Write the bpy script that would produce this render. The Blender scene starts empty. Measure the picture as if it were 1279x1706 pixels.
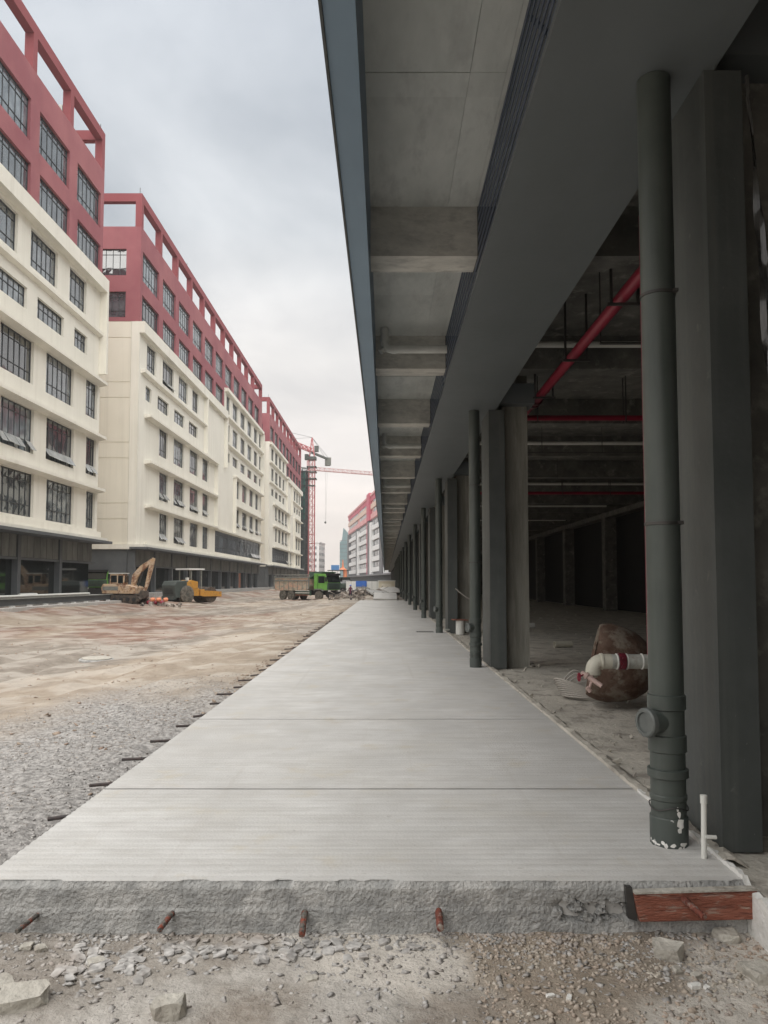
import bpy, bmesh, math, random
import numpy as np
from mathutils import Vector, Matrix, Euler
random.seed(7)
rng = np.random.default_rng(11)
R = math.radians
PI = math.pi
scene = bpy.context.scene
COL = scene.collection

# ------------------------------------------------------------------ camera
cam_d = bpy.data.cameras.new('camera'); cam = bpy.data.objects.new('camera', cam_d); COL.objects.link(cam)
cam.location = (0, 0, 1.5)
cam_d.sensor_fit = 'VERTICAL'; cam_d.sensor_height = 36.0; cam_d.sensor_width = 27.0
cam_d.lens = 36.0 * 1281 / 1706
cam.rotation_euler = (R(90 + 3.35), 0, 0)
cam_d.shift_y = 41 / 1706
cam_d.shift_x = -2 / 1706
cam_d.clip_start = 0.05; cam_d.clip_end = 4000
scene.camera = cam
scene.render.resolution_x = 768; scene.render.resolution_y = 1024

# ------------------------------------------------------------------ world, sun, exposure
SUN_EL, SUN_AZ = 66, 172      # azimuth measured clockwise from +Y (street direction)
w = bpy.data.worlds.new('World'); scene.world = w; w.use_nodes = True
nt = w.node_tree; nt.nodes.clear(); N = nt.nodes.new; L = nt.links.new
out = N('ShaderNodeOutputWorld'); bg = N('ShaderNodeBackground'); L(bg.outputs[0], out.inputs[0])
sky = N('ShaderNodeTexSky'); sky.sky_type = 'NISHITA'; sky.sun_disc = False
sky.sun_elevation = R(SUN_EL); sky.sun_rotation = R(SUN_AZ); sky.air_density = 1.5; sky.dust_density = 3
tc = N('ShaderNodeTexCoord'); sep = N('ShaderNodeSeparateXYZ'); L(tc.outputs['Generated'], sep.inputs[0])
ramp = N('ShaderNodeValToRGB'); L(sep.outputs[2], ramp.inputs[0])
cr = ramp.color_ramp
cr.elements[0].position = 0.0; cr.elements[0].color = (1.02, 0.91, 0.83, 1)
cr.elements[1].position = 1.0; cr.elements[1].color = (0.60, 0.64, 0.69, 1)
for p, c in ((0.14, (1.0, 0.93, 0.89, 1)), (0.28, (0.82, 0.80, 0.785, 1)), (0.42, (0.62, 0.65, 0.68, 1)), (0.6, (0.60, 0.64, 0.69, 1))):
    e = cr.elements.new(p); e.color = c
# clouds laid on a plane high up: direction / (z + k)
mz = N('ShaderNodeMath'); mz.operation = 'MAXIMUM'; L(sep.outputs[2], mz.inputs[0]); mz.inputs[1].default_value = 0.0
az = N('ShaderNodeMath'); az.operation = 'ADD'; L(mz.outputs[0], az.inputs[0]); az.inputs[1].default_value = 0.22
dv = N('ShaderNodeVectorMath'); dv.operation = 'DIVIDE'; L(tc.outputs['Generated'], dv.inputs[0])
cb = N('ShaderNodeCombineXYZ'); [L(az.outputs[0], cb.inputs[i]) for i in range(3)]; L(cb.outputs[0], dv.inputs[1])
mp = N('ShaderNodeMapping'); L(dv.outputs[0], mp.inputs[0]); mp.inputs['Location'].default_value = (3.1, 0.4, 0)
n1 = N('ShaderNodeTexNoise'); L(mp.outputs[0], n1.inputs['Vector']); n1.inputs['Scale'].default_value = 1.7
n1.inputs['Detail'].default_value = 7; n1.inputs['Roughness'].default_value = 0.52; n1.inputs['Distortion'].default_value = 0.35
cr2 = N('ShaderNodeValToRGB'); L(n1.outputs['Fac'], cr2.inputs[0])
cr2.color_ramp.elements[0].position = 0.36; cr2.color_ramp.elements[0].color = (0.76, 0.78, 0.80, 1)
cr2.color_ramp.elements[1].position = 0.68; cr2.color_ramp.elements[1].color = (1.24, 1.22, 1.20, 1)
mul = N('ShaderNodeMixRGB'); mul.blend_type = 'MULTIPLY'
cf = N('ShaderNodeMapRange'); L(sep.outputs[2], cf.inputs[0]); cf.inputs[1].default_value = 0.05; cf.inputs[2].default_value = 0.42; cf.inputs[3].default_value = 0.25; L(cf.outputs[0], mul.inputs[0])
L(ramp.outputs[0], mul.inputs[1]); L(cr2.outputs[0], mul.inputs[2])
sk = N('ShaderNodeMixRGB'); sk.blend_type = 'MULTIPLY'; sk.inputs[0].default_value = 1
L(sky.outputs[0], sk.inputs[1]); sk.inputs[2].default_value = (0.08, 0.08, 0.08, 1)
mx = N('ShaderNodeMixRGB'); mx.inputs[0].default_value = 0.92; L(sk.outputs[0], mx.inputs[1]); L(mul.outputs[0], mx.inputs[2])
L(mx.outputs[0], bg.inputs[0]); bg.inputs[1].default_value = 0.325
sd = bpy.data.lights.new('sun', 'SUN'); sd.energy = 1.5; sd.angle = R(100); sd.color = (1, 0.96, 0.9)
sun = bpy.data.objects.new('sun', sd); COL.objects.link(sun)
_a = R(SUN_AZ); _e = R(SUN_EL)
sdir = Vector((math.sin(_a) * math.cos(_e), math.cos(_a) * math.cos(_e), math.sin(_e)))
sun.rotation_euler = sdir.to_track_quat('Z', 'Y').to_euler()
vs = scene.view_settings
vs.view_transform = 'Standard'; vs.look = 'None'; vs.gamma = 1; vs.use_curve_mapping = False
vs.exposure = 1.8
scene.cycles.max_bounces = 7; scene.cycles.diffuse_bounces = 4; scene.cycles.glossy_bounces = 3
scene.cycles.use_denoising = True

# ------------------------------------------------------------------ materials
def mat(name, c1, c2=None, scale=3.0, rough=0.7, bump=0.0, bscale=30, metal=0.0, stretch=(1, 1, 1), spec=0.5,
        c3=None, s3=1.0, t3=0.6, w3=0.15, rnd=0.0, detail=5, layers=()):
    """two colours mixed by noise, a third in patches, fine bump; world position drives it"""
    m = bpy.data.materials.new(name); m.use_nodes = True
    t = m.node_tree; n = t.nodes.new; l = t.links.new
    b = t.nodes['Principled BSDF']; b.inputs['Roughness'].default_value = rough; b.inputs['Metallic'].default_value = metal
    b.inputs['Specular IOR Level'].default_value = spec
    geo = n('ShaderNodeNewGeometry'); mp = n('ShaderNodeMapping'); l(geo.outputs['Position'], mp.inputs[0]); mp.inputs['Scale'].default_value = stretch
    if c2 is None: c2 = tuple(x * 0.85 for x in c1)
    nz = n('ShaderNodeTexNoise'); nz.inputs['Scale'].default_value = scale; nz.inputs['Detail'].default_value = detail; nz.inputs['Roughness'].default_value = 0.6
    l(mp.outputs[0], nz.inputs['Vector'])
    rp = n('ShaderNodeValToRGB'); l(nz.outputs['Fac'], rp.inputs[0])
    rp.color_ramp.elements[0].position = 0.35; rp.color_ramp.elements[0].color = (*c1, 1)
    rp.color_ramp.elements[1].position = 0.66; rp.color_ramp.elements[1].color = (*c2, 1)
    colr = rp.outputs[0]
    if c3 is not None:
        n3 = n('ShaderNodeTexNoise'); n3.inputs['Scale'].default_value = s3; n3.inputs['Detail'].default_value = 6; n3.inputs['Roughness'].default_value = 0.65
        l(mp.outputs[0], n3.inputs['Vector'])
        mr = n('ShaderNodeMapRange'); l(n3.outputs['Fac'], mr.inputs[0]); mr.inputs[1].default_value = t3 - w3 / 2; mr.inputs[2].default_value = t3 + w3 / 2
        mm = n('ShaderNodeMixRGB'); l(mr.outputs[0], mm.inputs[0]); l(colr, mm.inputs[1]); mm.inputs[2].default_value = (*c3, 1); colr = mm.outputs[0]
    for (ls, lst, lt, lw, lc, la) in layers:
        mpl = n('ShaderNodeMapping'); l(geo.outputs['Position'], mpl.inputs[0]); mpl.inputs['Scale'].default_value = lst
        nl = n('ShaderNodeTexNoise'); nl.inputs['Scale'].default_value = ls; nl.inputs['Detail'].default_value = 6; nl.inputs['Roughness'].default_value = 0.62
        l(mpl.outputs[0], nl.inputs['Vector'])
        ml = n('ShaderNodeMapRange'); l(nl.outputs['Fac'], ml.inputs[0]); ml.inputs[1].default_value = lt - lw/2; ml.inputs[2].default_value = lt + lw/2; ml.inputs[4].default_value = la
        xl_ = n('ShaderNodeMixRGB'); l(ml.outputs[0], xl_.inputs[0]); l(colr, xl_.inputs[1]); xl_.inputs[2].default_value = (*lc, 1); colr = xl_.outputs[0]
    if rnd:
        oi = n('ShaderNodeObjectInfo'); m2 = n('ShaderNodeMapRange'); l(oi.outputs['Random'], m2.inputs[0]); m2.inputs[3].default_value = 1 - rnd; m2.inputs[4].default_value = 1 + rnd
        vm = n('ShaderNodeVectorMath'); vm.operation = 'SCALE'; l(colr, vm.inputs[0]); l(m2.outputs[0], vm.inputs['Scale']); colr = vm.outputs[0]
    l(colr, b.inputs['Base Color'])
    if bump:
        nb = n('ShaderNodeTexNoise'); nb.inputs['Scale'].default_value = bscale; nb.inputs['Detail'].default_value = 6
        l(mp.outputs[0], nb.inputs['Vector'])
        bp = n('ShaderNodeBump'); bp.inputs['Strength'].default_value = bump; bp.inputs['Distance'].default_value = 0.02
        l(nb.outputs['Fac'], bp.inputs['Height']); l(bp.outputs[0], b.inputs['Normal'])
    return m

M = {}
M['walk'] = mat('walkway_concrete', (0.50, 0.49, 0.47), (0.58, 0.57, 0.55), scale=1.3, rough=0.85, bump=0.25, bscale=60, c3=(0.50, 0.48, 0.44), s3=1.1, t3=0.62, w3=0.3,
    layers=[(1.0, (0.25, 9, 1), 0.56, 0.12, (0.40, 0.39, 0.37), 0.22), (4.5, (0.5, 1.4, 1), 0.54, 0.2, (0.42, 0.405, 0.38), 0.5), (0.7, (1, 0.5, 1), 0.55, 0.18, (0.41, 0.40, 0.38), 0.55), (26, (1, 1, 1), 0.66, 0.05, (0.30, 0.28, 0.26), 0.5),
            (70, (1, 1, 1), 0.66, 0.06, (0.25, 0.24, 0.22), 0.6), (2.2, (1, 1, 1), 0.64, 0.10, (0.48, 0.43, 0.34), 0.45), (0.9, (6, 0.12, 1), 0.63, 0.08, (0.43, 0.41, 0.38), 0.4)])
M['walkface'] = mat('cast_concrete_edge', (0.27, 0.27, 0.262), (0.42, 0.415, 0.40), scale=11, rough=0.95, bump=1.0, bscale=60, c3=(0.50, 0.49, 0.47), s3=5, t3=0.58)
M['joint'] = mat('joint_dirt', (0.10, 0.10, 0.095), rough=1)
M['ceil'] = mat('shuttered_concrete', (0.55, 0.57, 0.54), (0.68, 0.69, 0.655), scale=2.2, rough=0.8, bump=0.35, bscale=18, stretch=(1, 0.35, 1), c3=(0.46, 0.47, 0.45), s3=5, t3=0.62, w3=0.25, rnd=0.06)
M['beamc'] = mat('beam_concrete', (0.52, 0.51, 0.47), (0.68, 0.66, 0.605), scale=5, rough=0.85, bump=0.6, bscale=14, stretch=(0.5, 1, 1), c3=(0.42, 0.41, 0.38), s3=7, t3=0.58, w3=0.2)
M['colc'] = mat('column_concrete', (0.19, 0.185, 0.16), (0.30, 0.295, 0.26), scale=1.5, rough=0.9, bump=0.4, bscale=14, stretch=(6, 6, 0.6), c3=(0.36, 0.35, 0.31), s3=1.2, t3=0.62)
M['fascia'] = mat('blue_grey_paint', (0.19, 0.275, 0.36), (0.21, 0.30, 0.39), scale=0.8, rough=0.55, bump=0.1, bscale=8, layers=[(0.9, (1, 0.35, 1), 0.56, 0.2, (0.165, 0.23, 0.30), 0.6)])
M['soffit'] = mat('grey_paint', (0.115, 0.13, 0.135), (0.135, 0.15, 0.156), scale=0.7, rough=0.45, bump=0.12, bscale=9, layers=[(0.8, (1, 0.3, 1), 0.56, 0.2, (0.10, 0.112, 0.115), 0.7), (30, (1, 1, 1), 0.73, 0.03, (0.3, 0.3, 0.29), 0.5)])
M['pil'] = mat('dark_grey_paint', (0.05, 0.057, 0.055), (0.07, 0.077, 0.075), scale=2.0, rough=0.55, bump=0.12, bscale=20, c3=(0.12, 0.125, 0.12), s3=6, t3=0.70, w3=0.08, layers=[(1.2, (5, 5, 0.25), 0.58, 0.15, (0.10, 0.108, 0.10), 0.5), (40, (1, 1, 0.5), 0.72, 0.03, (0.25, 0.25, 0.24), 0.6)])
M['pipe'] = mat('dark_green_grey_plastic', (0.055, 0.066, 0.060), (0.07, 0.082, 0.074), scale=3, rough=0.42, spec=0.4, layers=[(2, (3, 3, 0.3), 0.58, 0.15, (0.09, 0.10, 0.092), 0.6), (35, (1, 1, 0.6), 0.73, 0.03, (0.25, 0.25, 0.24), 0.6)])
M['pipeflake'] = mat('flaking_pipe_paint', (0.06, 0.072, 0.066), (0.075, 0.088, 0.08), scale=3, rough=0.5, c3=(0.72, 0.72, 0.70), s3=9, t3=0.64, w3=0.02)
M['louver'] = mat('dark_metal_slat', (0.075, 0.10, 0.15), (0.085, 0.11, 0.165), rough=0.45)
M['pvc'] = mat('white_plastic_pipe', (0.62, 0.62, 0.58), (0.70, 0.70, 0.66), rough=0.35, scale=4)
M['redpipe'] = mat('red_pipe_paint', (0.22, 0.01, 0.03), (0.27, 0.015, 0.04), rough=0.4)
M['steel'] = mat('dark_steel', (0.05, 0.05, 0.05), (0.08, 0.075, 0.07), rough=0.5, metal=0.4, scale=9)
M['dowel'] = mat('dowel_steel', (0.16, 0.15, 0.13), (0.05, 0.045, 0.04), rough=0.75, scale=35, c3=(0.23, 0.055, 0.03), s3=22, t3=0.55, w3=0.1, bump=0.7, bscale=80)
M['dowelblack'] = mat('black_dowel', (0.03, 0.025, 0.025), (0.06, 0.04, 0.035), rough=0.7, scale=20)
M['rustbar'] = mat('rusty_bar', (0.20, 0.05, 0.03), (0.09, 0.03, 0.02), rough=0.8, scale=25, c3=(0.3, 0.27, 0.23), s3=18, t3=0.6, bump=0.6, bscale=70)
M['rust'] = mat('rusted_plate', (0.07, 0.034, 0.02), (0.13, 0.085, 0.062), rough=0.9, scale=5, bump=1.0, bscale=18, c3=(0.20, 0.165, 0.13), s3=4, t3=0.53, w3=0.1)
M['board'] = mat('red_formwork_board', (0.22, 0.07, 0.042), (0.31, 0.115, 0.075), rough=0.8, scale=7, stretch=(1, 1, 4), bump=0.8, bscale=30, c3=(0.36, 0.27, 0.22), s3=9, t3=0.60, w3=0.12, layers=[(14, (0.4, 1, 3), 0.58, 0.1, (0.10, 0.035, 0.025), 0.7)])
M['foam'] = mat('white_foam_board', (0.78, 0.77, 0.74), (0.66, 0.65, 0.61), rough=0.9, scale=14, bump=0.5, bscale=40)
M['intfloor'] = mat('raw_floor_concrete', (0.42, 0.39, 0.34), (0.54, 0.505, 0.44), rough=0.95, scale=1.6, bump=0.9, bscale=22, c3=(0.28, 0.255, 0.22), s3=3, t3=0.57, w3=0.12)
M['inconc'] = mat('shaded_inner_concrete', (0.09, 0.09, 0.082), (0.16, 0.155, 0.14), scale=2.5, rough=0.9, bump=0.5, bscale=12, c3=(0.24, 0.235, 0.21), s3=4, t3=0.62)  # the building's concrete with the arcade's indoor shade put into its colour
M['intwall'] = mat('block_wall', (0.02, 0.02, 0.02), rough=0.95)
M['cream'] = mat('cream_render', (0.77, 0.745, 0.665), (0.81, 0.785, 0.705), scale=0.35, rough=0.85, bump=0.08, bscale=6, layers=[(0.5, (3, 3, 0.10), 0.60, 0.2, (0.55, 0.52, 0.44), 0.35), (0.12, (1, 1, 1), 0.55, 0.2, (0.70, 0.68, 0.60), 0.5)])
M['creamd'] = mat('cream_render_panel', (0.74, 0.70, 0.60), (0.78, 0.74, 0.64), scale=0.3, rough=0.85, layers=[(0.5, (3, 3, 0.10), 0.60, 0.2, (0.55, 0.52, 0.44), 0.35)])
M['redw'] = mat('brick_red_render', (0.285, 0.092, 0.108), (0.315, 0.105, 0.122), scale=0.3, rough=0.85, layers=[(0.5, (3, 3, 0.10), 0.60, 0.2, (0.24, 0.09, 0.10), 0.4), (0.15, (1, 1, 1), 0.55, 0.2, (0.38, 0.15, 0.155), 0.6)])
M['reddark'] = mat('red_frame_render', (0.25, 0.062, 0.07), (0.28, 0.075, 0.085), scale=0.4, rough=0.85)
M['podium'] = mat('dark_podium_cladding', (0.085, 0.093, 0.10), (0.11, 0.12, 0.127), scale=1.0, rough=0.6)
M['ribpanel'] = mat('weathered_podium_panel', (0.11, 0.115, 0.11), (0.19, 0.195, 0.18), scale=1.2, rough=0.7, stretch=(1, 1, 0.4), rnd=0.15)
M['frame'] = mat('dark_window_frame', (0.035, 0.04, 0.045), rough=0.4)
M['podglass'] = mat('shop_glass', (0.012, 0.016, 0.016), (0.02, 0.024, 0.024), rough=0.05, spec=0.9)
def glass_mat(name, lo, hi, ior):
    m = bpy.data.materials.new(name); m.use_nodes = True; t = m.node_tree; b = t.nodes['Principled BSDF']
    oi = t.nodes.new('ShaderNodeObjectInfo'); geo = t.nodes.new('ShaderNodeNewGeometry')
    nz = t.nodes.new('ShaderNodeTexNoise'); nz.inputs['Scale'].default_value = 1.1; nz.inputs['Detail'].default_value = 2
    t.links.new(geo.outputs['Position'], nz.inputs['Vector'])
    mr = t.nodes.new('ShaderNodeMapRange'); t.links.new(nz.outputs['Fac'], mr.inputs[0]); mr.inputs[1].default_value = 0.3; mr.inputs[2].default_value = 0.7
    mm = t.nodes.new('ShaderNodeMixRGB'); t.links.new(mr.outputs[0], mm.inputs[0]); mm.inputs[1].default_value = (*lo, 1); mm.inputs[2].default_value = (*hi, 1)
    t.links.new(mm.outputs[0], b.inputs['Base Color'])
    vm_ = t.nodes.new('ShaderNodeVectorMath'); vm_.operation = 'SCALE'; m3_ = t.nodes.new('ShaderNodeMapRange'); t.links.new(oi.outputs['Random'], m3_.inputs[0]); m3_.inputs[3].default_value = 0.4; m3_.inputs[4].default_value = 1.8
    t.links.new(mm.outputs[0], vm_.inputs[0]); t.links.new(m3_.outputs[0], vm_.inputs['Scale']); t.links.new(vm_.outputs[0], b.inputs['Base Color'])
    b.inputs['Roughness'].default_value = 0.04; b.inputs['IOR'].default_value = ior
    bp = t.nodes.new('ShaderNodeBump'); bp.inputs['Strength'].default_value = 0.12; bp.inputs['Distance'].default_value = 0.05
    n2 = t.nodes.new('ShaderNodeTexNoise'); n2.inputs['Scale'].default_value = 0.9; t.links.new(geo.outputs['Position'], n2.inputs['Vector'])
    t.links.new(n2.outputs['Fac'], bp.inputs['Height']); t.links.new(bp.outputs[0], b.inputs['Normal'])
    return m
M['glass'] = glass_mat('window_glass', (0.04, 0.05, 0.06), (0.14, 0.165, 0.18), 2.5)
M['rubber'] = mat('tyre_rubber', (0.05, 0.047, 0.04), (0.20, 0.18, 0.15), rough=0.9, scale=5)
M['yellow'] = mat('yellow_machine_paint', (0.55, 0.27, 0.04), (0.48, 0.24, 0.05), rough=0.5, scale=5, c3=(0.25, 0.15, 0.07), s3=4, t3=0.62)
M['machdark'] = mat('dark_machine_paint', (0.05, 0.065, 0.06), (0.07, 0.085, 0.08), rough=0.5, scale=3)
M['green'] = mat('green_truck_paint', (0.13, 0.34, 0.06), (0.17, 0.40, 0.09), rough=0.45, scale=2)
M['greend'] = mat('dark_green_paint', (0.05, 0.095, 0.07), (0.08, 0.13, 0.095), rough=0.5, scale=2)
M['tipper'] = mat('muddy_tipper_body', (0.42, 0.40, 0.31), (0.56, 0.33, 0.24), rough=0.9, scale=1.2, stretch=(1, 1, 2), c3=(0.26, 0.26, 0.21), s3=2.5, t3=0.56)
M['tipperrail'] = mat('tipper_rail', (0.17, 0.18, 0.17), (0.27, 0.27, 0.24), rough=0.8, scale=3)
M['digger'] = mat('muddy_excavator_paint', (0.50, 0.34, 0.20), (0.58, 0.47, 0.36), rough=0.85, scale=3, c3=(0.24, 0.12, 0.07), s3=3.2, t3=0.54, w3=0.12)
M['track'] = mat('muddy_steel_track', (0.05, 0.045, 0.04), (0.13, 0.10, 0.08), rough=0.9, scale=6)
M['craneR'] = mat('crane_red_paint', (0.45, 0.10, 0.11), (0.55, 0.20, 0.20), rough=0.6, scale=0.8)
M['craneP'] = mat('crane_faded_paint', (0.42, 0.22, 0.22), (0.5, 0.3, 0.28), rough=0.6, scale=0.8)
M['craneD'] = mat('crane_dark_steel', (0.07, 0.08, 0.07), (0.10, 0.11, 0.10), rough=0.6)
M['concr'] = mat('counterweight_concrete', (0.14, 0.15, 0.13), (0.2, 0.2, 0.18), rough=0.9)
M['net'] = mat('green_scaffold_net', (0.025, 0.085, 0.075), (0.05, 0.13, 0.11), rough=0.9, scale=0.6, stretch=(1, 1, 0.5))
M['netdark'] = mat('dark_scaffold_net', (0.05, 0.065, 0.065), (0.09, 0.10, 0.10), rough=0.9, scale=0.5)
M['white'] = mat('white_render', (0.66, 0.67, 0.67), (0.72, 0.72, 0.72), scale=0.2, rough=0.85)
M['offwhite'] = mat('site_fence_panel', (0.66, 0.67, 0.65), (0.74, 0.74, 0.72), scale=0.8, rough=0.7)
M['blue'] = mat('blue_panel', (0.03, 0.12, 0.45), (0.04, 0.15, 0.52), rough=0.6)
M['skyblue'] = mat('blue_sign_board', (0.10, 0.27, 0.60), (0.12, 0.30, 0.62), rough=0.6)
M['beige'] = mat('beige_cabin', (0.62, 0.57, 0.44), (0.68, 0.63, 0.5), rough=0.8)
M['orange'] = mat('orange_paint', (0.80, 0.25, 0.12), (0.75, 0.32, 0.18), rough=0.6)
M['pink'] = mat('pale_pink_render', (0.60, 0.30, 0.31), (0.66, 0.36, 0.36), scale=0.1, rough=0.85)
M['palecream'] = mat('pale_peach_render', (0.66, 0.50, 0.42), rough=0.85)
M['farred'] = mat('far_red_render', (0.48, 0.10, 0.15), (0.5, 0.12, 0.17), scale=0.1, rough=0.85)
M['fargrey'] = mat('far_grey_render', (0.14, 0.14, 0.15), (0.18, 0.18, 0.19), scale=0.1, rough=0.85)
M['tealglass'] = mat('teal_curtain_wall', (0.12, 0.20, 0.22), (0.16, 0.25, 0.27), scale=0.1, rough=0.25)
M['skin'] = mat('skin', (0.45, 0.27, 0.19), rough=0.6)
M['maroon'] = mat('maroon_jacket', (0.13, 0.03, 0.06), rough=0.9)
M['trouser'] = mat('dark_trousers', (0.03, 0.035, 0.05), rough=0.9)
M['stone'] = mat('broken_concrete', (0.38, 0.355, 0.31), (0.50, 0.475, 0.42), scale=9, rough=0.95, bump=0.9, bscale=30, c3=(0.30, 0.27, 0.23), s3=6, t3=0.6)
M['gravel'] = mat('crushed_stone', (0.25, 0.24, 0.23), (0.54, 0.52, 0.495), scale=22, rough=0.95, detail=2, c3=(0.36, 0.31, 0.27), s3=1.3, t3=0.54, layers=[(0.8, (1, 1, 1), 0.55, 0.15, (0.30, 0.27, 0.24), 0.5)])
M['gravelwarm'] = mat('warm_gravel', (0.30, 0.26, 0.21), (0.54, 0.49, 0.42), scale=14, rough=0.95, detail=2, c3=(0.40, 0.32, 0.26), s3=2.0, t3=0.5)
M['clod'] = mat('dry_clod', (0.24, 0.17, 0.13), (0.42, 0.35, 0.28), scale=2, rough=0.95, detail=3)
M['cable'] = mat('grey_cable', (0.34, 0.32, 0.29), (0.44, 0.41, 0.37), rough=0.7)
M['galv'] = mat('galvanised_pipe', (0.33, 0.34, 0.31), (0.46, 0.46, 0.42), rough=0.5, scale=12, c3=(0.24, 0.22, 0.19), s3=7, t3=0.6)
M['elbow'] = mat('dusty_cast_elbow', (0.55, 0.53, 0.45), (0.48, 0.46, 0.38), rough=0.6, scale=10, c3=(0.30, 0.24, 0.18), s3=9, t3=0.66)
M['coupling'] = mat('dark_red_coupling', (0.16, 0.015, 0.03), (0.06, 0.01, 0.015), rough=0.45, scale=22)
M['valve'] = mat('dusty_pink_brass', (0.50, 0.36, 0.32), (0.42, 0.30, 0.27), rough=0.5, scale=20)
M['capgrey'] = mat('cleanout_cap_plastic', (0.09, 0.10, 0.095), (0.13, 0.14, 0.135), rough=0.45, scale=10)
M['film'] = mat('clear_film', (0.03, 0.03, 0.03), (0.07, 0.07, 0.065), rough=0.15, scale=10, spec=0.8, stretch=(6, 6, 0.7), c3=(0.6, 0.6, 0.58), s3=3, t3=0.62, w3=0.04)
M['black'] = mat('black_plastic', (0.02, 0.02, 0.022), rough=0.5)

# ------------------------------------------------------------------ builders
WL = {}
class MB:
    def __init__(s): s.v = []; s.f = []
    def add(s, vs, fs):
        o = len(s.v); s.v += [tuple(p) for p in vs]; s.f += [tuple(i + o for i in f) for f in fs]; return s
    def box(s, x0, x1, y0, y1, z0, z1):
        return s.add([(x0,y0,z0),(x1,y0,z0),(x1,y1,z0),(x0,y1,z0),(x0,y0,z1),(x1,y0,z1),(x1,y1,z1),(x0,y1,z1)],
                     [(0,3,2,1),(4,5,6,7),(0,1,5,4),(1,2,6,5),(2,3,7,6),(3,0,4,7)])
    def obox(s, c, size, rot):
        m = Euler(rot).to_matrix(); h = Vector(size) / 2; c = Vector(c)
        vs = [c + m @ Vector((h.x*a, h.y*b, h.z*d)) for d in (-1,1) for a, b in ((-1,-1),(1,-1),(1,1),(-1,1))]
        return s.add(vs, [(0,3,2,1),(4,5,6,7),(0,1,5,4),(1,2,6,5),(2,3,7,6),(3,0,4,7)])
    def bar(s, a, b, wd, hd=None, n=4, r2=None):
        """a bar between two points; n sides"""
        a = Vector(a); b = Vector(b); d = (b - a)
        if d.length < 1e-6: return s
        q = d.normalized().to_track_quat('Z', 'Y').to_matrix(); r2 = wd if r2 is None else r2
        vs = []
        for p, r in ((a, wd), (b, r2)):
            for i in range(n):
                t = 2*PI*(i + 0.5)/n; vs.append(p + q @ Vector((r*math.cos(t), r*math.sin(t), 0)))
        fs = [(i, (i+1) % n, n + (i+1) % n, n + i) for i in range(n)] + [tuple(range(n-1, -1, -1)), tuple(range(n, 2*n))]
        return s.add(vs, fs)
    def lathe(s, p0, ax, prof, n=24, cap=True):
        """profile [(radius, distance along axis)]"""
        p0 = Vector(p0); q = Vector(ax).normalized().to_track_quat('Z', 'Y').to_matrix(); vs = []
        for r, t in prof:
            for i in range(n):
                a = 2*PI*i/n; vs.append(p0 + q @ Vector((r*math.cos(a), r*math.sin(a), t)))
        fs = []
        for k in range(len(prof) - 1):
            for i in range(n): fs.append((k*n+i, k*n+(i+1) % n, (k+1)*n+(i+1) % n, (k+1)*n+i))
        if cap: fs += [tuple(range(n-1, -1, -1)), tuple((len(prof)-1)*n + i for i in range(n))]
        return s.add(vs, fs)
    def tube(s, pts, r, n=10):
        pts = [Vector(p) for p in pts]; vs = []; prev = None
        for k, p in enumerate(pts):
            d = (pts[min(k+1, len(pts)-1)] - pts[max(k-1, 0)]).normalized()
            if prev is None: u = d.orthogonal().normalized()
            else: u = (prev - d * prev.dot(d)).normalized()
            prev = u; w_ = d.cross(u)
            for i in range(n):
                a = 2*PI*i/n; vs.append(p + r*(math.cos(a)*u + math.sin(a)*w_))
        fs = []
        for k in range(len(pts)-1):
            for i in range(n): fs.append((k*n+i, k*n+(i+1) % n, (k+1)*n+(i+1) % n, (k+1)*n+i))
        fs += [tuple(range(n-1, -1, -1)), tuple((len(pts)-1)*n + i for i in range(n))]
        return s.add(vs, fs)
    def prism(s, poly, y0, y1):
        """polygon in x,z pushed along y"""
        n = len(poly); vs = [(x, y0, z) for x, z in poly] + [(x, y1, z) for x, z in poly]
        fs = [tuple(range(n)), tuple(range(2*n-1, n-1, -1))] + [(i, n+i, n+(i+1) % n, (i+1) % n) for i in range(n)]
        return s.add(vs, fs)
    def build(s, name, m, parent=None, origin=None, smooth=False, bevel=0, mesh_only=False):
        pw = WL.get(parent.name, Vector()) if parent else Vector()
        o_ = Vector(origin) if origin is not None else (pw if parent else Vector())
        me = bpy.data.meshes.new(name); me.from_pydata([Vector(p) - o_ for p in s.v], [], s.f)
        me.materials.append(m)
        if bevel or smooth:
            bm = bmesh.new(); bm.from_mesh(me)
            bmesh.ops.recalc_face_normals(bm, faces=bm.faces)
            if bevel:
                bmesh.ops.bevel(bm, geom=list(bm.edges), offset=bevel, segments=1, affect='EDGES', profile=0.5)
            bm.to_mesh(me); bm.free()
        if smooth:
            for p in me.polygons: p.use_smooth = True
            try: me.set_sharp_from_angle(angle=R(38))
            except Exception: pass
        if mesh_only: return me
        ob = bpy.data.objects.new(name, me); COL.objects.link(ob)
        ob.location = o_ - pw
        if parent: ob.parent = parent
        WL[ob.name] = o_
        return ob
def tag(o, label=None, cat=None, group=None, kind=None):
    if label: o['label'] = label
    if cat: o['category'] = cat
    if group: o['group'] = group
    if kind: o['kind'] = kind
    return o
def root(name, loc, label, cat, group=None):
    o = bpy.data.objects.new(name, None); COL.objects.link(o); o.location = loc; o.empty_display_size = 0.3
    WL[o.name] = Vector(loc); return tag(o, label, cat, group)
def inst(name, me, parent, wloc, rotz=0):
    o = bpy.data.objects.new(name, me); COL.objects.link(o)
    pw = WL.get(parent.name, Vector()); o.parent = parent; o.location = Vector(wloc) - pw; o.rotation_euler.z = rotz
    WL[o.name] = Vector(wloc); return o
def child(name, me, parent, loc=(0,0,0), rot=(0,0,0)):
    o = bpy.data.objects.new(name, me); COL.objects.link(o); o.parent = parent; o.location = loc; o.rotation_euler = rot; return o
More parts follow.
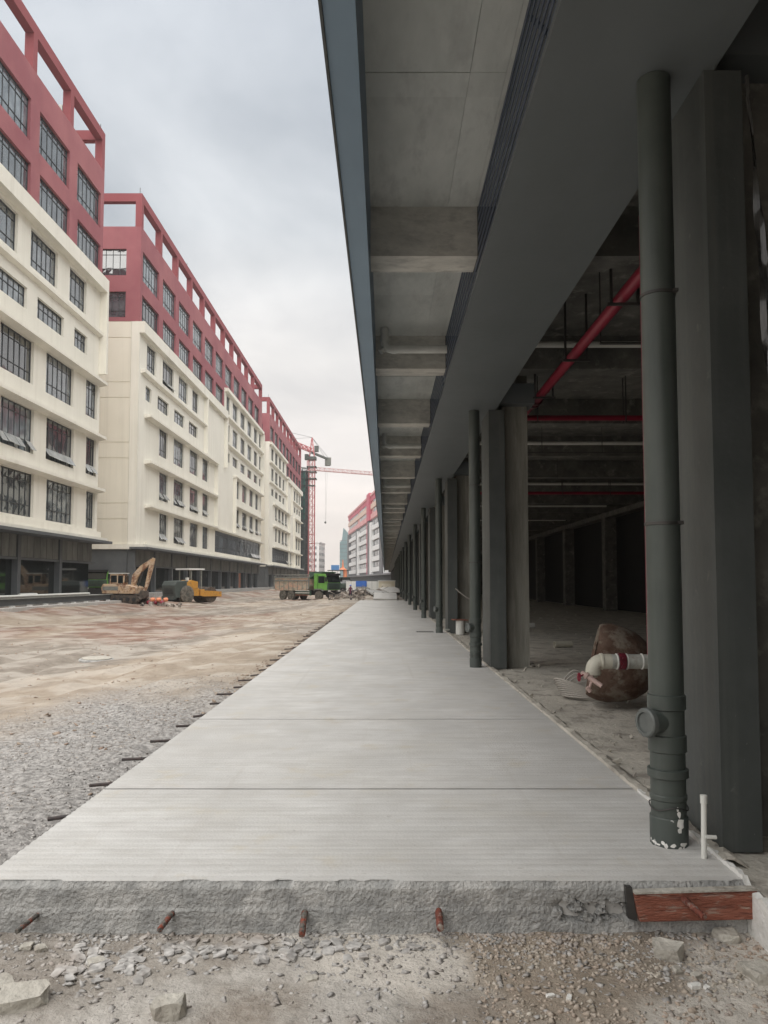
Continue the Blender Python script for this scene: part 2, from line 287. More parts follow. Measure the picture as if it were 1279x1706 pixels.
def copy_tree(o, parent=None):
    c = o.copy(); COL.objects.link(c); c.parent = parent
    for ch in list(o.children): copy_tree(ch, c)
    return c

# ------------------------------------------------------------------ noise
_perm = rng.random((256, 256))
def vnoise(x, y):
    xi = np.floor(x).astype(int); yi = np.floor(y).astype(int); fx = x - xi; fy = y - yi
    fx = fx*fx*(3-2*fx); fy = fy*fy*(3-2*fy)
    g = lambda a, b: _perm[a & 255, b & 255]
    return (g(xi, yi)*(1-fx) + g(xi+1, yi)*fx)*(1-fy) + (g(xi, yi+1)*(1-fx) + g(xi+1, yi+1)*fx)*fy
def fbm(x, y, f, o=4, gain=0.5):
    r = 0; a = 1; t = 0
    for i in range(o):
        r = r + a*(vnoise(x*f + 17.3*i, y*f - 9.1*i) - 0.5); t += a; a *= gain; f *= 2.03
    return r / t
def sstep(a, b, x):
    t = np.clip((x - a)/(b - a), 0, 1); return t*t*(3-2*t)
def ground_z(x, y):
    x = np.asarray(x, float); y = np.asarray(y, float)
    z = -0.245 - 0.29*sstep(2.6, 9, -x) + 0.52*sstep(16.5, 21.5, -x)*(1 - 0.0*y)
    far = sstep(4, 20, y)
    z = z - 0.075*np.exp(-((x + 2.10)/0.38)**2)*(x < -2.0)
    z = z + fbm(x, y, 0.35, 4)*(0.05 + 0.22*far)*sstep(2.0, 5, -x + 0.2*np.maximum(y-60, 0))
    z = z + fbm(x, y*0.9, 3.0, 4)*0.045 + fbm(x, y, 14.0, 3)*0.018
    # gravel strip left of the slab is rougher
    gr = sstep(-5.6, -4.2, x)*(1 - sstep(-2.3, -2.0, x))*(1 - sstep(12, 16, y))
    z = z + gr*fbm(x, y, 9, 3)*0.05
    # heap of excavated soil beyond the slab end
    z = z + 0.55*np.exp(-(((x+1.5)/4.2)**2 + ((y-84)/7.0)**2))*(1 + fbm(x, y, 0.9, 3)*1.5)
    for xc, yo, dd in ((-5.0, 0, .05), (-6.9, 3, .05), (-9.2, 11, .06), (-11.1, 14, .06), (-14.0, 30, .07), (-15.9, 33, .07)):
        u_ = x - (xc + 1.3*np.sin((y + yo)*0.06) + 0.25*np.sin(y*0.31 + yo))
        on = sstep(7, 14, y)*(0.45 + 0.55*sstep(-0.05, 0.08, fbm(x*0 + xc, y, 0.12, 3)))
        z = z + on*(-dd*np.exp(-(u_/0.24)**2) + 0.6*dd*np.exp(-((np.abs(u_)-0.42)/0.13)**2)*(0.6 + fbm(x, y, 2.5, 3)*2))
    z = z + 0.012*np.sin((x*0.35 + fbm(x, y, 0.05, 2)*8)*2.2)*far*sstep(3, 7, -x)
    z = np.where(x > 1.9, -0.34, z)
    return z

# ------------------------------------------------------------------ ground sheet
def grow(a, step, g, end):
    r = [a]
    while r[-1] < end: r.append(r[-1] + max(step, g*abs(r[-1]))); 
    return r
xl = [-v for v in grow(3.2, 0.03, 0.011, 1500)][::-1]
xs = np.array(xl + list(np.arange(-3.17, 2.1, 0.022)) + [2.4, 3.5, 6, 12, 25, 60, 150, 400, 1000, 1600])
ysn = list(np.arange(2.2, 4.05, 0.016)); ysf = grow(4.06, 0.05, 0.0085, 2500)
ys = np.array([-1500, -300, -60, -20, -6, -1.5, 0.3, 1.4, 1.9] + ysn + ysf)
GX, GY = np.meshgrid(xs, ys); GZ = ground_z(GX, GY)
nx, ny = len(xs), len(ys)
me = bpy.data.meshes.new('ground')
co = np.stack([GX, GY, GZ], -1).reshape(-1, 3)
me.vertices.add(nx*ny); me.vertices.foreach_set('co', co.ravel())
ii = (np.arange(ny-1)[:, None]*nx + np.arange(nx-1)[None, :]).ravel()
quads = np.stack([ii, ii+1, ii+nx+1, ii+nx], -1)
me.loops.add(quads.size); me.loops.foreach_set('vertex_index', quads.ravel())
me.polygons.add(len(quads)); me.polygons.foreach_set('loop_start', np.arange(0, quads.size, 4)); me.polygons.foreach_set('loop_total', np.full(len(quads), 4))
me.update(); me.validate()
# earth kinds: r = pale crushed stone, g = red-brown soil, b = tan clay
X_, Y_ = co[:, 0], co[:, 1]
wob = fbm(X_, Y_, 0.5, 4)
gravel_w = sstep(-5.4, -4.0, X_ + wob*2.5 + 0.03*(Y_-8)) * (1 - sstep(10.5, 15, Y_ + wob*6))
gravel_w = np.where((Y_ < 3.95) & (X_ > -3.5), sstep(0.05, -0.35, X_*0.35 + fbm(X_, Y_, 2.2, 4)*1.2 - 0.1)*0.4, gravel_w)
fine = (fbm(X_, Y_*0.8, 1.7, 6, 0.7)*0.28 + fbm(X_+3, Y_, 6.0, 4)*0.14)*sstep(2, 9, Y_)
streak = fbm(X_*0.8, Y_*0.35, 0.16, 5) + fine
redw = sstep(-0.03, 0.16, streak + 0.10*sstep(8, 17, -X_) - 0.05)
tan_w = sstep(-0.05, 0.14, fbm(X_+40, Y_*0.45, 0.22, 5) - fine + 0.10*np.exp(-((X_+5.2)/3.0)**2))
pale = sstep(-0.03, 0.12, fbm(X_-9, Y_, 1.1, 5)) * np.where(Y_ < 3.95, 1.0, 0.35)
attr = me.color_attributes.new('earth', 'FLOAT_COLOR', 'POINT')
attr.data.foreach_set('color', np.stack([gravel_w, redw, tan_w, pale], -1).astype(np.float32).ravel())
def ground_mat():
    m = bpy.data.materials.new('site_earth'); m.use_nodes = True; t = m.node_tree; n = t.nodes.new; l = t.links.new
    b = t.nodes['Principled BSDF']; b.inputs['Roughness'].default_value = 0.96; b.inputs['Specular IOR Level'].default_value = 0.2
    at = n('ShaderNodeAttribute'); at.attribute_name = 'earth'; sp = n('ShaderNodeSeparateColor'); l(at.outputs['Color'], sp.inputs[0])
    geo = n('ShaderNodeNewGeometry')
    def noise(sc, det=6):
        z = n('ShaderNodeTexNoise'); z.inputs['Scale'].default_value = sc; z.inputs['Detail'].default_value = det; z.inputs['Roughness'].default_value = 0.65; l(geo.outputs['Position'], z.inputs['Vector']); return z.outputs['Fac']
    def mix(f, a, c):
        x = n('ShaderNodeMixRGB'); 
        if hasattr(f, 'is_linked') or not isinstance(f, float): l(f, x.inputs[0])
        else: x.inputs[0].default_value = f
        for i, v in ((1, a), (2, c)):
            if isinstance(v, tuple): x.inputs[i].default_value = (*v, 1)
            else: l(v, x.inputs[i])
        return x.outputs[0]
    def rng_(f, a, b_):
        r = n('ShaderNodeMapRange'); l(f, r.inputs[0]); r.inputs[1].default_value = a; r.inputs[2].default_value = b_; return r.outputs[0]
    c = mix(rng_(noise(2.5), 0.38, 0.64), (0.215, 0.185, 0.155), (0.31, 0.275, 0.235))
    c = mix(sp.outputs[1], c, mix(rng_(noise(1.4), 0.4, 0.62), (0.20, 0.125, 0.095), (0.28, 0.18, 0.14)))
    c = mix(sp.outputs[2], c, mix(rng_(noise(1.9), 0.4, 0.62), (0.31, 0.255, 0.20), (0.40, 0.34, 0.275)))
    c = mix(at.outputs['Alpha'], c, (0.62, 0.575, 0.515))
    c = mix(sp.outputs[0], c, mix(rng_(noise(16, 4), 0.4, 0.62), (0.22, 0.21, 0.20), (0.46, 0.44, 0.42)))
    # scattered dark damp specks
    c = mix(rng_(noise(7), 0.62, 0.72), c, (0.22, 0.185, 0.155))
    l(c, b.inputs['Base Color'])
    bp = n('ShaderNodeBump'); bp.inputs['Strength'].default_value = 0.9; bp.inputs['Distance'].default_value = 0.03
    l(noise(28, 8), bp.inputs['Height']); l(bp.outputs[0], b.inputs['Normal'])
    return m
me.materials.append(ground_mat())
ground = bpy.data.objects.new('ground', me); COL.objects.link(ground); tag(ground, kind='structure')
ground['label'] = 'bare site earth with grey crushed stone, tan clay and red-brown ruts'

# ------------------------------------------------------------------ walkway slab
XL, XR, YF, YE = -2.04, 1.80, 3.95, 62.0
walk = root('walkway', (0, YF, 0), None, None); walk['kind'] = 'structure'; walk['label'] = 'new pale concrete walkway slab with transverse joints'
def edge_wear(x):
    return np.abs(fbm(x, x*0 + 0.3, 3.0, 6, 0.65))*0.05 + 0.02*sstep(0.10, 0.2, fbm(x, x*0+3.3, 6.0, 4))
joints = [YF, 5.67, 8.5, 12.9] + [12.9 + 4.55*k for k in range(1, 11)] + [YE]
for k in range(len(joints)-1):
    y0, y1 = joints[k] + (0.009 if k else 0), joints[k+1] - 0.009
    mb = MB()
    if y1 < 9:
        # tamped ridges across the slab
        yy = [y0]; zz = [0.0]; y = y0 + 0.02
        amp = 0.0034 if k == 0 else 0.0022
        while y < y1 - 0.09:
            jit = random.uniform(-0.006, 0.006); fade = 1.0 if y < 6.9 else max(0, 1 - (y-6.9)/1.2)
            yy += [y, y+0.03, y+0.045, y+0.062]; zz += [0, 0, -amp*fade*random.uniform(0.6, 1.2), -amp*0.8*fade]; y += 0.082 + jit
        yy.append(y1); zz.append(0)
    else:
        yy = list(np.linspace(y0, y1, 6)); zz = [0]*6
    xx = list(np.linspace(XL, XR, 25 if k else 240))
    vs = []; fs = []
    xa = np.array(xx); ew = edge_wear(xa) if k == 0 else xa*0
    for j, y in enumerate(yy):
        zr = zz[j] + (vnoise(xa*1.3, xa*0 + y*2.0) - 0.5)*0.0016
        ya = y + (ew if j == 0 else 0*ew)
        vs += list(zip(xa.tolist(), ya.tolist(), zr.tolist()))
    n_ = len(xx)
    for j in range(len(yy)-1):
        for i in range(n_-1): fs.append((j*n_+i, j*n_+i+1, (j+1)*n_+i+1, (j+1)*n_+i))
    mb.add(vs, fs)
    mb.box(XL, XR, y0 + 0.03, y1, -0.6, -0.012)
    mb.add([(XL, y0, -0.6), (XL, y1, -0.6), (XL, y1, 0.0008), (XL, y0, 0.0008)], [(0, 3, 2, 1)])
    mb.build('slab_panel', M['walk'], walk)
MB().box(XL + 0.02, XR - 0.02, YF + 0.05, YE - 0.02, -0.62, -0.016).build('joint_filler', M['joint'], walk)
# rough front face of the slab, with honeycomb voids at right
nxs, nzs = 520, 44
fx = np.linspace(XL - 0.005, XR + 0.0, nxs); fz = np.linspace(0.0, -0.34, nzs)
FX, FZ = np.meshgrid(fx, fz)
dy = fbm(FX*1.0, FZ*1.6, 4, 5)*0.022 + fbm(FX, FZ, 55, 3)*0.010 - 0.006*sstep(0.125, 0.132, -FZ)
hole = sstep(0.0, 0.07, fbm(FX*1.0, FZ*1.5, 22, 3)) * np.exp(-(((FX-1.04)/0.17)**4)) * np.exp(-(((FZ+0.14)/0.045)**4))
dy = dy + hole*0.10 - 0.02*sstep(-0.2, -0.3, FZ)*(0.5+fbm(FX, FZ, 8, 3))
bl = sstep(0.0, 0.035, -FZ)
FY = YF + edge_wear(FX)*(1-bl) + bl*(dy - 0.012)
FZ2 = FZ + 0.001*(1-bl)
mb = MB(); mb.add(np.stack([FX, FY, FZ2], -1).reshape(-1, 3).tolist(), [(j*nxs+i, (j+1)*nxs+i, (j+1)*nxs+i+1, j*nxs+i+1) for j in range(nzs-1) for i in range(nxs-1)])
mb.build('slab_face', M['walkface'], walk, smooth=True)
def pix(x, y, D):
    """the point at street distance D that the photograph shows at pixel (x, y)"""
    u, v, p = (x-642)/1281, (894-y)/1281, R(3.35)
    Y = math.cos(p) - v*math.sin(p); U = v*math.cos(p) + math.sin(p)
    return (u/Y*D, D, 1.5 + U/Y*D)
# dowel bars: a row in the front face, a long row in the left edge
for (bx, by, tx, ty, mm, rr) in ((72,1517,28,1552,'dowel',.011), (293,1514,266,1549,'dowel',.0125), (509,1512,503,1557,'dowel',.0155), (730,1512,734,1547,'rustbar',.0165)):
    b0 = Vector(pix(bx, by, YF + 0.03)); t0 = Vector(pix(tx, ty, YF - 0.20))
    mb = MB(); prof = [(rr*0.95, 0)]; Ln = (t0-b0).length; k = 0.02
    while k < Ln - 0.01: prof += [(rr, k), (rr*1.12, k+0.004), (rr, k+0.008)]; k += 0.02
    prof += [(rr, Ln), (rr*0.7, Ln+0.002)]
    mb.lathe(b0, t0-b0, prof, 12); mb.build('dowel', M[mm], walk, smooth=True)
y = 5.25; k = 0
while y < 40:
    l_ = random.uniform(0.17, 0.30)
    a = random.uniform(-0.15, 0.15); zt = -0.05 - random.uniform(0, 0.02)
    MB().bar((XL+0.05, y, -0.05), (XL - l_, y + l_*a, zt - 0.03*random.random()), 0.0135, n=8).build('dowel', M['dowelblack'], walk, smooth=True)
    y += 0.8 + random.uniform(-0.04, 0.04); k += 1

# red formwork board left against the slab end
fb = root('formwork_board', (1.5, YF - 0.03, -0.15), 'brick red formwork board leaning flat against right end of the slab face', 'board')
mb = MB()
poly = [(1.225, -0.035), (1.83, -0.018), (1.83, -0.155), (1.25, -0.168)]
mb.prism(poly, YF-0.075, YF-0.035); mb.build('board', M['board'], fb, bevel=0.003)
MB().prism([(1.225, -0.024), (1.83, -0.007), (1.83, -0.016), (1.225, -0.033)], YF-0.080, YF-0.033).build('top_edge', M['stone'], fb)
MB().prism([(1.19, -0.01), (1.222, -0.012), (1.245, -0.175), (1.20, -0.16)], YF-0.05, YF-0.015).build('end_plate', M['steel'], fb)
db = MB(); b0 = Vector(pix(1138, 1497, YF-0.07)); t0 = Vector(pix(1172, 1527, YF-0.24))
prof = [(0.013, 0)]; k = 0.015
while k < (t0-b0).length: prof += [(0.014, k), (0.017, k+0.006), (0.014, k+0.012)]; k += 0.022
db.lathe(b0, t0-b0, prof, 12)
dbo = db.build('dowel', M['rustbar'], smooth=True); tag(dbo, 'ribbed rusty bar poking through the red board, caked with mortar', 'steel bar')

# white foam expansion strip along the right edge of the slab
fs_ = MB()
n_ = 90; vs = []
for i in range(n_+1):
    y = YF - 1.6 + i*(5.6-(YF-1.6))/n_
    top = 0.012 + 0.018*random.random() if y > YF else -0.02 - 0.03*random.random()
    x0 = 1.803 + 0.0*random.random(); x1 = 1.828 + 0.012*random.random()
    vs += [(x0, y, -0.32), (x0, y, top), (x1, y, top*0.8), (x1, y, -0.32)]
fsf = []
for i in range(n_):
    for j in range(3): fsf.append((i*4+j, i*4+j+1, (i+1)*4+j+1, (i+1)*4+j))
fsf += [(0, 1, 2, 3)]
fs_.add(vs, fsf)
tag(fs_.build('foam_strip', M['foam']), 'ragged white foam strip between walkway slab and building plinth', 'foam strip')

# ------------------------------------------------------------------ right-hand building with its canopy
BY0, BY1 = -40.0, 250.0
RB = root('arcade_building', (6, 0, 0), 'long concrete building with canopied arcade and dark grey pilasters at right', 'building')
COLY = [4.42 + 9.1*k for k in range(-4, 28)]
BEAMY = [3.84 + 4.55*k for k in range(-9, 54)]
ZC, ZB, ZS = 5.70, 5.13, 4.55     # ceiling, beam bottoms, dropped soffit
XF0, XF1 = -0.37, -0.165
# fascia beam of the canopy: an outer lip and the main face
MB().box(XF0 + 0.02, XF1, BY0, BY1, 4.70, 7.0).build('fascia_beam', M['fascia'], RB)
MB().box(XF0, XF0 + 0.017, BY0, BY1, 4.685, 7.0).build('fascia_edge', M['pil'], RB)
# ceiling: panels between beams, separated by shuttering joints
cm = {}
for k, yb in enumerate(BEAMY[:-1]):
    y0, y1 = yb + 0.45, BEAMY[k+1]
    if y1 < -6: continue
    if yb < 60:
        a = y0 + 2.0; segs = [(y0, a-0.18), (a-0.178, a+0.14), (a+0.142, y1)] if k % 2 else [(y0, y0+2.2), (y0+2.203, y1)]
        xsx = [(XF1, 0.70), (0.703, 1.0)]
        for (ya, yb_) in segs:
            for (xa, xb) in xsx:
                zj = random.uniform(0, 0.009)
                MB().box(xa, xb, ya, yb_, ZC - zj, ZC + 0.05).build('ceiling_panel', M['ceil'], RB)
    else:
        MB().box(XF1, 1.0, y0, y1, ZC, ZC + 0.05).build('ceiling_panel', M['ceil'], RB)
MB().box(XF1, 22, BY0, BY1, ZC + 0.06, 7.0).build('floor_slab', M['ceil'], RB)
MB().box(2.0, 22, BY0, BY1, ZC + 0.0, ZC + 0.055).build('inner_ceiling', M['inconc'], RB)  # same ceiling further in, shade painted into its colour
MB().box(1.003, 1.997, BY0, BY1, ZC + 0.001, ZC + 0.055).build('ceiling_strip', M['ceil'], RB)
bmesh_ = {}
cb_ = MB().box(XF1 - 0.0, 1.03, 0, 0.45, ZB, ZC - 0.001).build('cross_beam', M['beamc'], RB, origin=(6, 0, 0))
cb_.location = (0, BEAMY[0], 0)
for yb in BEAMY[1:]:
    c = cb_.copy(); COL.objects.link(c); c.location = (0, yb, 0)
ib_ = MB().box(1.03, 21.9, 0, 0.45, ZB, ZC - 0.001).build('inner_cross_beam', M['inconc'], RB, origin=(6, 0, 0)); ib_.location = (0, BEAMY[0], 0)  # inner run of the same beams, colour darkened to stand for indoor shade
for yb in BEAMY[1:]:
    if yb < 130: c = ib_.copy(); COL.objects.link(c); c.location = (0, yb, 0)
# lower dropped soffit box running along the street
MB().box(0.925, 1.965, BY0, BY1, ZS, ZS + 0.05).build('soffit', M['soffit'], RB)
MB().box(1.12, 1.965, BY0, BY1, ZS + 0.052, ZS + 0.12).build('soffit_beam', M['soffit'], RB)
# louvre slats standing on the soffit
seg = [4.33 + 9.1*k for k in range(-2, 28)]
sl = MB()
sl.obox((0, 4.5, 0), (0.006, 9.0, 0.064), (0, 0, 0))
slm = sl.build('slat', M['louver'], mesh_only=True)
for ks, y0 in enumerate(seg[:-1]):
    if y0 < 45:
        for j in range(10):
            inst('slat', slm, RB, (1.04, y0 + 0.05, ZS + 0.09 + j*0.112))
far = MB()
for ks, y0 in enumerate(seg[:-1]):
    if y0 >= 45:
        for j in range(10): far.obox((1.04, y0 + 4.55, ZS + 0.09 + j*0.112), (0.006, 9.0, 0.064), (0, 0, 0))
o = far.build('slats', M['louver'], RB); o['kind'] = 'stuff'
lp = MB()
for y0 in seg:
    if y0 > 0: lp.box(1.06, 1.10, y0-0.03, y0+0.03, ZS+0.12, ZC); lp.bar((1.07, y0+0.1, ZS+0.15), (1.07, y0+1.1, ZC-0.05), 0.02)
lpo = lp.build('louver_posts', M['louver'], RB); lpo['kind'] = 'stuff'; lpo.name = 'louver_framing'
# pilasters, concrete columns
pmn = MB().box(0, 0.225, 0, 1.05, -0.02, ZS - 0.002).build('pilaster', M['pil'], mesh_only=True)
pm = MB().box(0, 0.28, 0, 1.05, -0.02, ZS - 0.002).build('pilaster', M['pil'], mesh_only=True)
cmn_ = MB().box(0, 0.46, 0, 0.7, -0.06, ZC).build('column', M['inconc'], mesh_only=True)  # nearest column: the concrete again, with shade put into its colour
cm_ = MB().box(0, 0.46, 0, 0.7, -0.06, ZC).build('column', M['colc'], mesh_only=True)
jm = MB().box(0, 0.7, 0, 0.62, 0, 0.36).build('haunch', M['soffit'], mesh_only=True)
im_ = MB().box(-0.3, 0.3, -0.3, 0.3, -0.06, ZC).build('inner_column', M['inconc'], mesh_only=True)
for y in COLY:
    xx = 1.90 if y < 6 else 1.84
    inst('pilaster', pmn if xx == 1.90 else pm, RB, (xx, y, 0))
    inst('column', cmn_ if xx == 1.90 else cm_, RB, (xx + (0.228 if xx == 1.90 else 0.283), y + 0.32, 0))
    inst('haunch', jm, RB, (1.97, y + 0.05, ZS + 0.13))
    if y < 120: inst('inner_column', im_, RB, (11.9, y, 0))
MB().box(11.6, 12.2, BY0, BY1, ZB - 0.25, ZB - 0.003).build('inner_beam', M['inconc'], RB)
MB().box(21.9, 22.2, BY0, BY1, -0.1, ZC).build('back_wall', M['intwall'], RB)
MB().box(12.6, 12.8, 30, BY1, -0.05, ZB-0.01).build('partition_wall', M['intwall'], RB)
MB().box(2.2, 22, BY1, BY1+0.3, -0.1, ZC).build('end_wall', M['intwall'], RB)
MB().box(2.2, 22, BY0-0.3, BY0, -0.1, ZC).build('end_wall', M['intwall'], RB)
# upper storeys (seen mirrored in the windows across the street)
mb = MB(); mb2 = MB()
rowsR = [(8.6, 11.5), (13, 16), (17.5, 20.4), (21.9, 24.6)]
edges = [7.0]
for a, b in rowsR: edges += [a, b]
edges.append(26.5)
for i in range(0, len(edges), 2): mb.box(15.0, 15.6, BY0, BY1, edges[i], edges[i+1])
for a, b in rowsR:
    y = BY0
    while y < BY1: mb.box(15.0, 15.55, y, y+1.5, a, b); y += 6.35
mb.build('upper_wall', M['cream'], RB)
edges = [26.5, 26.6, 29.2, 30.6, 33.5, 36.0]
for i in range(0, 6, 2): mb2.box(15.0, 15.6, BY0, BY1, edges[i], edges[i+1])
for a, b in ((26.6, 29.2), (30.6, 33.5)):
    y = BY0
    while y < BY1: mb2.box(15.0, 15.55, y, y+1.4, a, b); y += 6.35
mb2.build('red_upper_wall', M['redw'], RB)
MB().box(15.6, 30, BY0, BY1, 7.0, 36).build('upper_core', M['podglass'], RB)

# interior floor: raw concrete sheet with a broken edge
n1_, n2_ = 60, 260
fxs = np.concatenate([np.linspace(1.84, 3.5, 40), np.linspace(3.6, 22, 20)]); fys = np.concatenate([np.linspace(-40, 2.0, 12), np.linspace(2.1, 16, 200), np.linspace(16.5, 250, 48)])
AX, AY = np.meshgrid(fxs, fys)
AZ = -0.03 + fbm(AX, AY, 2.0, 4)*0.03 + fbm(AX, AY, 9, 3)*0.015*sstep(4.5, 2.0, AX)
AX = AX + (AX < 1.85)*fbm(AY, AY*0, 3, 4)*0.05
nn = len(fxs); vs = np.stack([AX, AY, AZ], -1).reshape(-1, 3).tolist()
mb = MB(); mb.add(vs, [(j*nn+i, j*nn+i+1, (j+1)*nn+i+1, (j+1)*nn+i) for j in range(len(fys)-1) for i in range(nn-1)])
for j in range(len(fys)-1):
    a = vs[j*nn]; b = vs[(j+1)*nn]; mb.add([a, b, (b[0]+0.02, b[1], -0.7), (a[0]+0.02, a[1], -0.7)], [(0, 3, 2, 1)])
fl = mb.build('arcade_floor', M['intfloor']); tag(fl, kind='structure'); fl['label'] = 'rough dusty concrete floor inside the arcade'
# rough mortar kerb between slab and interior floor
mb = MB(); vs = []; n_ = 240
for i in range(n_+1):
    y = 4.2 + 40*(i/n_)**1.6; j = random.uniform(-1, 1)
    vs += [(1.795 + 0.008*j, y, -0.02), (1.81+0.01*random.random(), y, 0.012+0.01*random.random()), (1.86+0.03*random.random(), y, 0.008 + 0.018*random.random()), (1.95+0.03*random.random(), y, -0.04)]
mb.add(vs, [(i*4+j, i*4+j+1, (i+1)*4+j+1, (i+1)*4+j) for i in range(n_) for j in range(3)])
mk = mb.build('mortar_kerb', M['intfloor']); tag(mk, kind='structure')
# cleaner's-line: narrow white mortar remains at pilaster foot, fallen flakes
# ------------------------------------------------------------------ drainpipes
ORD = ['nearest', 'second', 'third', 'fourth', 'fifth', 'sixth', 'seventh', 'eighth', 'ninth', 'tenth']
def ring(z, r, h, c=(0, 0), n=28):
    b = r - 0.006
    return [(b, z), (r, z+0.006), (r, z+h-0.006), (b, z+h)]
def drainpipe():
    t = root('drainpipe', (0, 0, 0), 'x', 'drainpipe', 'dark grey drainpipes in front of the pilasters')
    r = 0.098
    MB().lathe((0,0,0.16), (0,0,1), [(r, 0), (r, ZS-0.163)], 32).build('pipe', M['pipe'], t, smooth=True)
    MB().lathe((0,0,0.0), (0,0,1), [(r+0.008, -0.03), (r+0.008, 0.155), (r+0.004, 0.16)], 32).build('foot_sleeve', M['pipeflake'], t, smooth=True)
    for z, h, e in ((0.25, 0.034, 0.006), (0.375, 0.055, 0.016), (0.52, 0.10, 0.009), (0.76, 0.09, 0.009)):
        MB().lathe((0,0,z), (0,0,1), [(r, 0), (r+e, 0.006), (r+e, h-0.006), (r, h)], 32).build('joint_collar', M['pipe'], t, smooth=True)
    for z in (1.83, 3.2):
        mb = MB(); mb.lathe((0,0,z), (0,0,1), [(r, 0), (r+0.006, 0.001), (r+0.006, 0.018), (r, 0.019)], 28); mb.box(-0.012, 0.012, 0.09, 0.24, z, z+0.02)
        mb.box(0.055, 0.085, -0.105, -0.08, z, z+0.02)
        mb.build('clamp', M['steel'], t, smooth=True)
    # screwed cleanout cap facing the street
    d = Vector((-0.93, -0.37, 0)); 
    MB().lathe((-0.02, -0.02, 0.695), d, [(0.07, 0), (0.07, 0.13)], 24).build('cleanout_neck', M['pipe'], t, smooth=True)
    mb = MB(); q = d.normalized()
    mb.lathe(Vector((-0.02, -0.02, 0.695)) + q*0.105, d, [(0.074, 0), (0.084, 0.006), (0.084, 0.034), (0.076, 0.042), (0.060, 0.042), (0.056, 0.030), (0.001, 0.030)], 14)
    mb.build('cleanout_cap', M['capgrey'], t, smooth=True)
    mb = MB(); pts = [(0.106*math.cos(a), 0.106*math.sin(a), 0.212 + 0.012*math.sin(3*a)) for a in np.linspace(0.3, 2*PI, 30)]
    mb.tube(pts, 0.004, 6); mb.build('tie_wire', M['steel'], t)
    return t
dp = drainpipe()
dps = []
for k, y in enumerate([v for v in COLY if v > 0]):
    if y > 125: break
    o = dp if k == 0 else copy_tree(dp)
    o.location = (1.635 if k == 0 else 1.59, y + 0.10, 0)
    o['label'] = ('%s dark grey drainpipe from the camera, running down before its pilaster' % ORD[k]) if k < 8 else 'distant dark grey drainpipe in front of a far arcade pilaster'
    if k == 0: o['label'] = 'nearest dark grey drainpipe, with peeling white flakes near its foot'
    if k < 8 and 'group' in o: del o['group']
    if k >= 8: o['group'] = 'far dark grey drainpipes in front of the pilasters'
    dps.append(o)
# peeled patch on the nearest pipe
mb = MB(); rr = 0.1075
rs = random.Random(3)
def patch(th0, z0, w_, h_, n=9):
    pts = []
    for i in range(n):
        a = 2*PI*i/n; s_ = rs.uniform(0.6, 1.1)
        th = th0 + s_*w_*math.cos(a)/rr; pts.append((rr*math.cos(th), rr*math.sin(th), z0 + s_*h_*math.sin(a)))
    c = (rr*math.cos(th0), rr*math.sin(th0), z0)
    mb.add([c] + pts, [(0, i+1, (i+1) % n + 1) for i in range(n)])
def patchr(r_, *a):
    global rr
    rr = r_; patch(*a)
patchr(0.1005, -1.33, 0.185, 0.016, 0.022); patchr(0.1080, -1.30, 0.135, 0.026, 0.032); patchr(0.1082, -1.36, 0.10, 0.014, 0.022); patchr(0.1003, -1.42, 0.215, 0.008, 0.014)
for i in range(12): patchr(0.1083, rs.uniform(-2.9, -0.9), rs.uniform(0.0, 0.03), rs.uniform(0.006, 0.026), rs.uniform(0.005, 0.014))
o = mb.build('flaked_patch', M['foam']); o.parent = dp; o['kind'] = 'stuff'
# red riser and white stub behind the nearest drainpipe
tag(MB().lathe((2.513, 7.38, 0.80), (0,0,1), [(0.016, 0), (0.016, 4.3)], 12).build('red_riser', M['redpipe'], smooth=True), 'thin red vertical riser just behind the nearest drainpipe', 'pipe')
sp = root('plastic_stub', (1.735, 4.28, 0), 'short white plastic stub pipe standing at the foot of near pilaster', 'pipe')
MB().lathe((1.735, 4.28, -0.03), (0.02,0,1), [(0.0155, 0), (0.0155, 0.32)], 14).build('pipe', M['pvc'], sp, smooth=True)
MB().lathe((1.741, 4.28, 0.29), (0,0,1), [(0.019, 0), (0.019, 0.045), (0.014, 0.047)], 14).build('end_cap', M['pvc'], sp, smooth=True)
MB().bar((1.74, 4.27, 0.115), (1.80, 4.27, 0.112), 0.011, n=8).build('side_tee', M['pvc'], sp)
# translucent film hanging by the right edge
mb = MB(); vs = []; nz_ = 60
for i in range(nz_+1):
    z = 2.3 + 2.2*i/nz_
    for j in range(5): vs.append((2.20 + 0.012*j + 0.02*math.sin(z*1.7 + j) - 0.06*(z-3.2), 4.40 + 0.015*math.sin(z*9 + j*2.1), z))
mb.add(vs, [(i*5+j, i*5+j+1, (i+1)*5+j+1, (i+1)*5+j) for i in range(nz_) for j in range(4)])
tag(mb.build('plastic_film', M['film'], smooth=True), 'crumpled clear plastic film hanging beside the near pilaster at far right', 'plastic film')

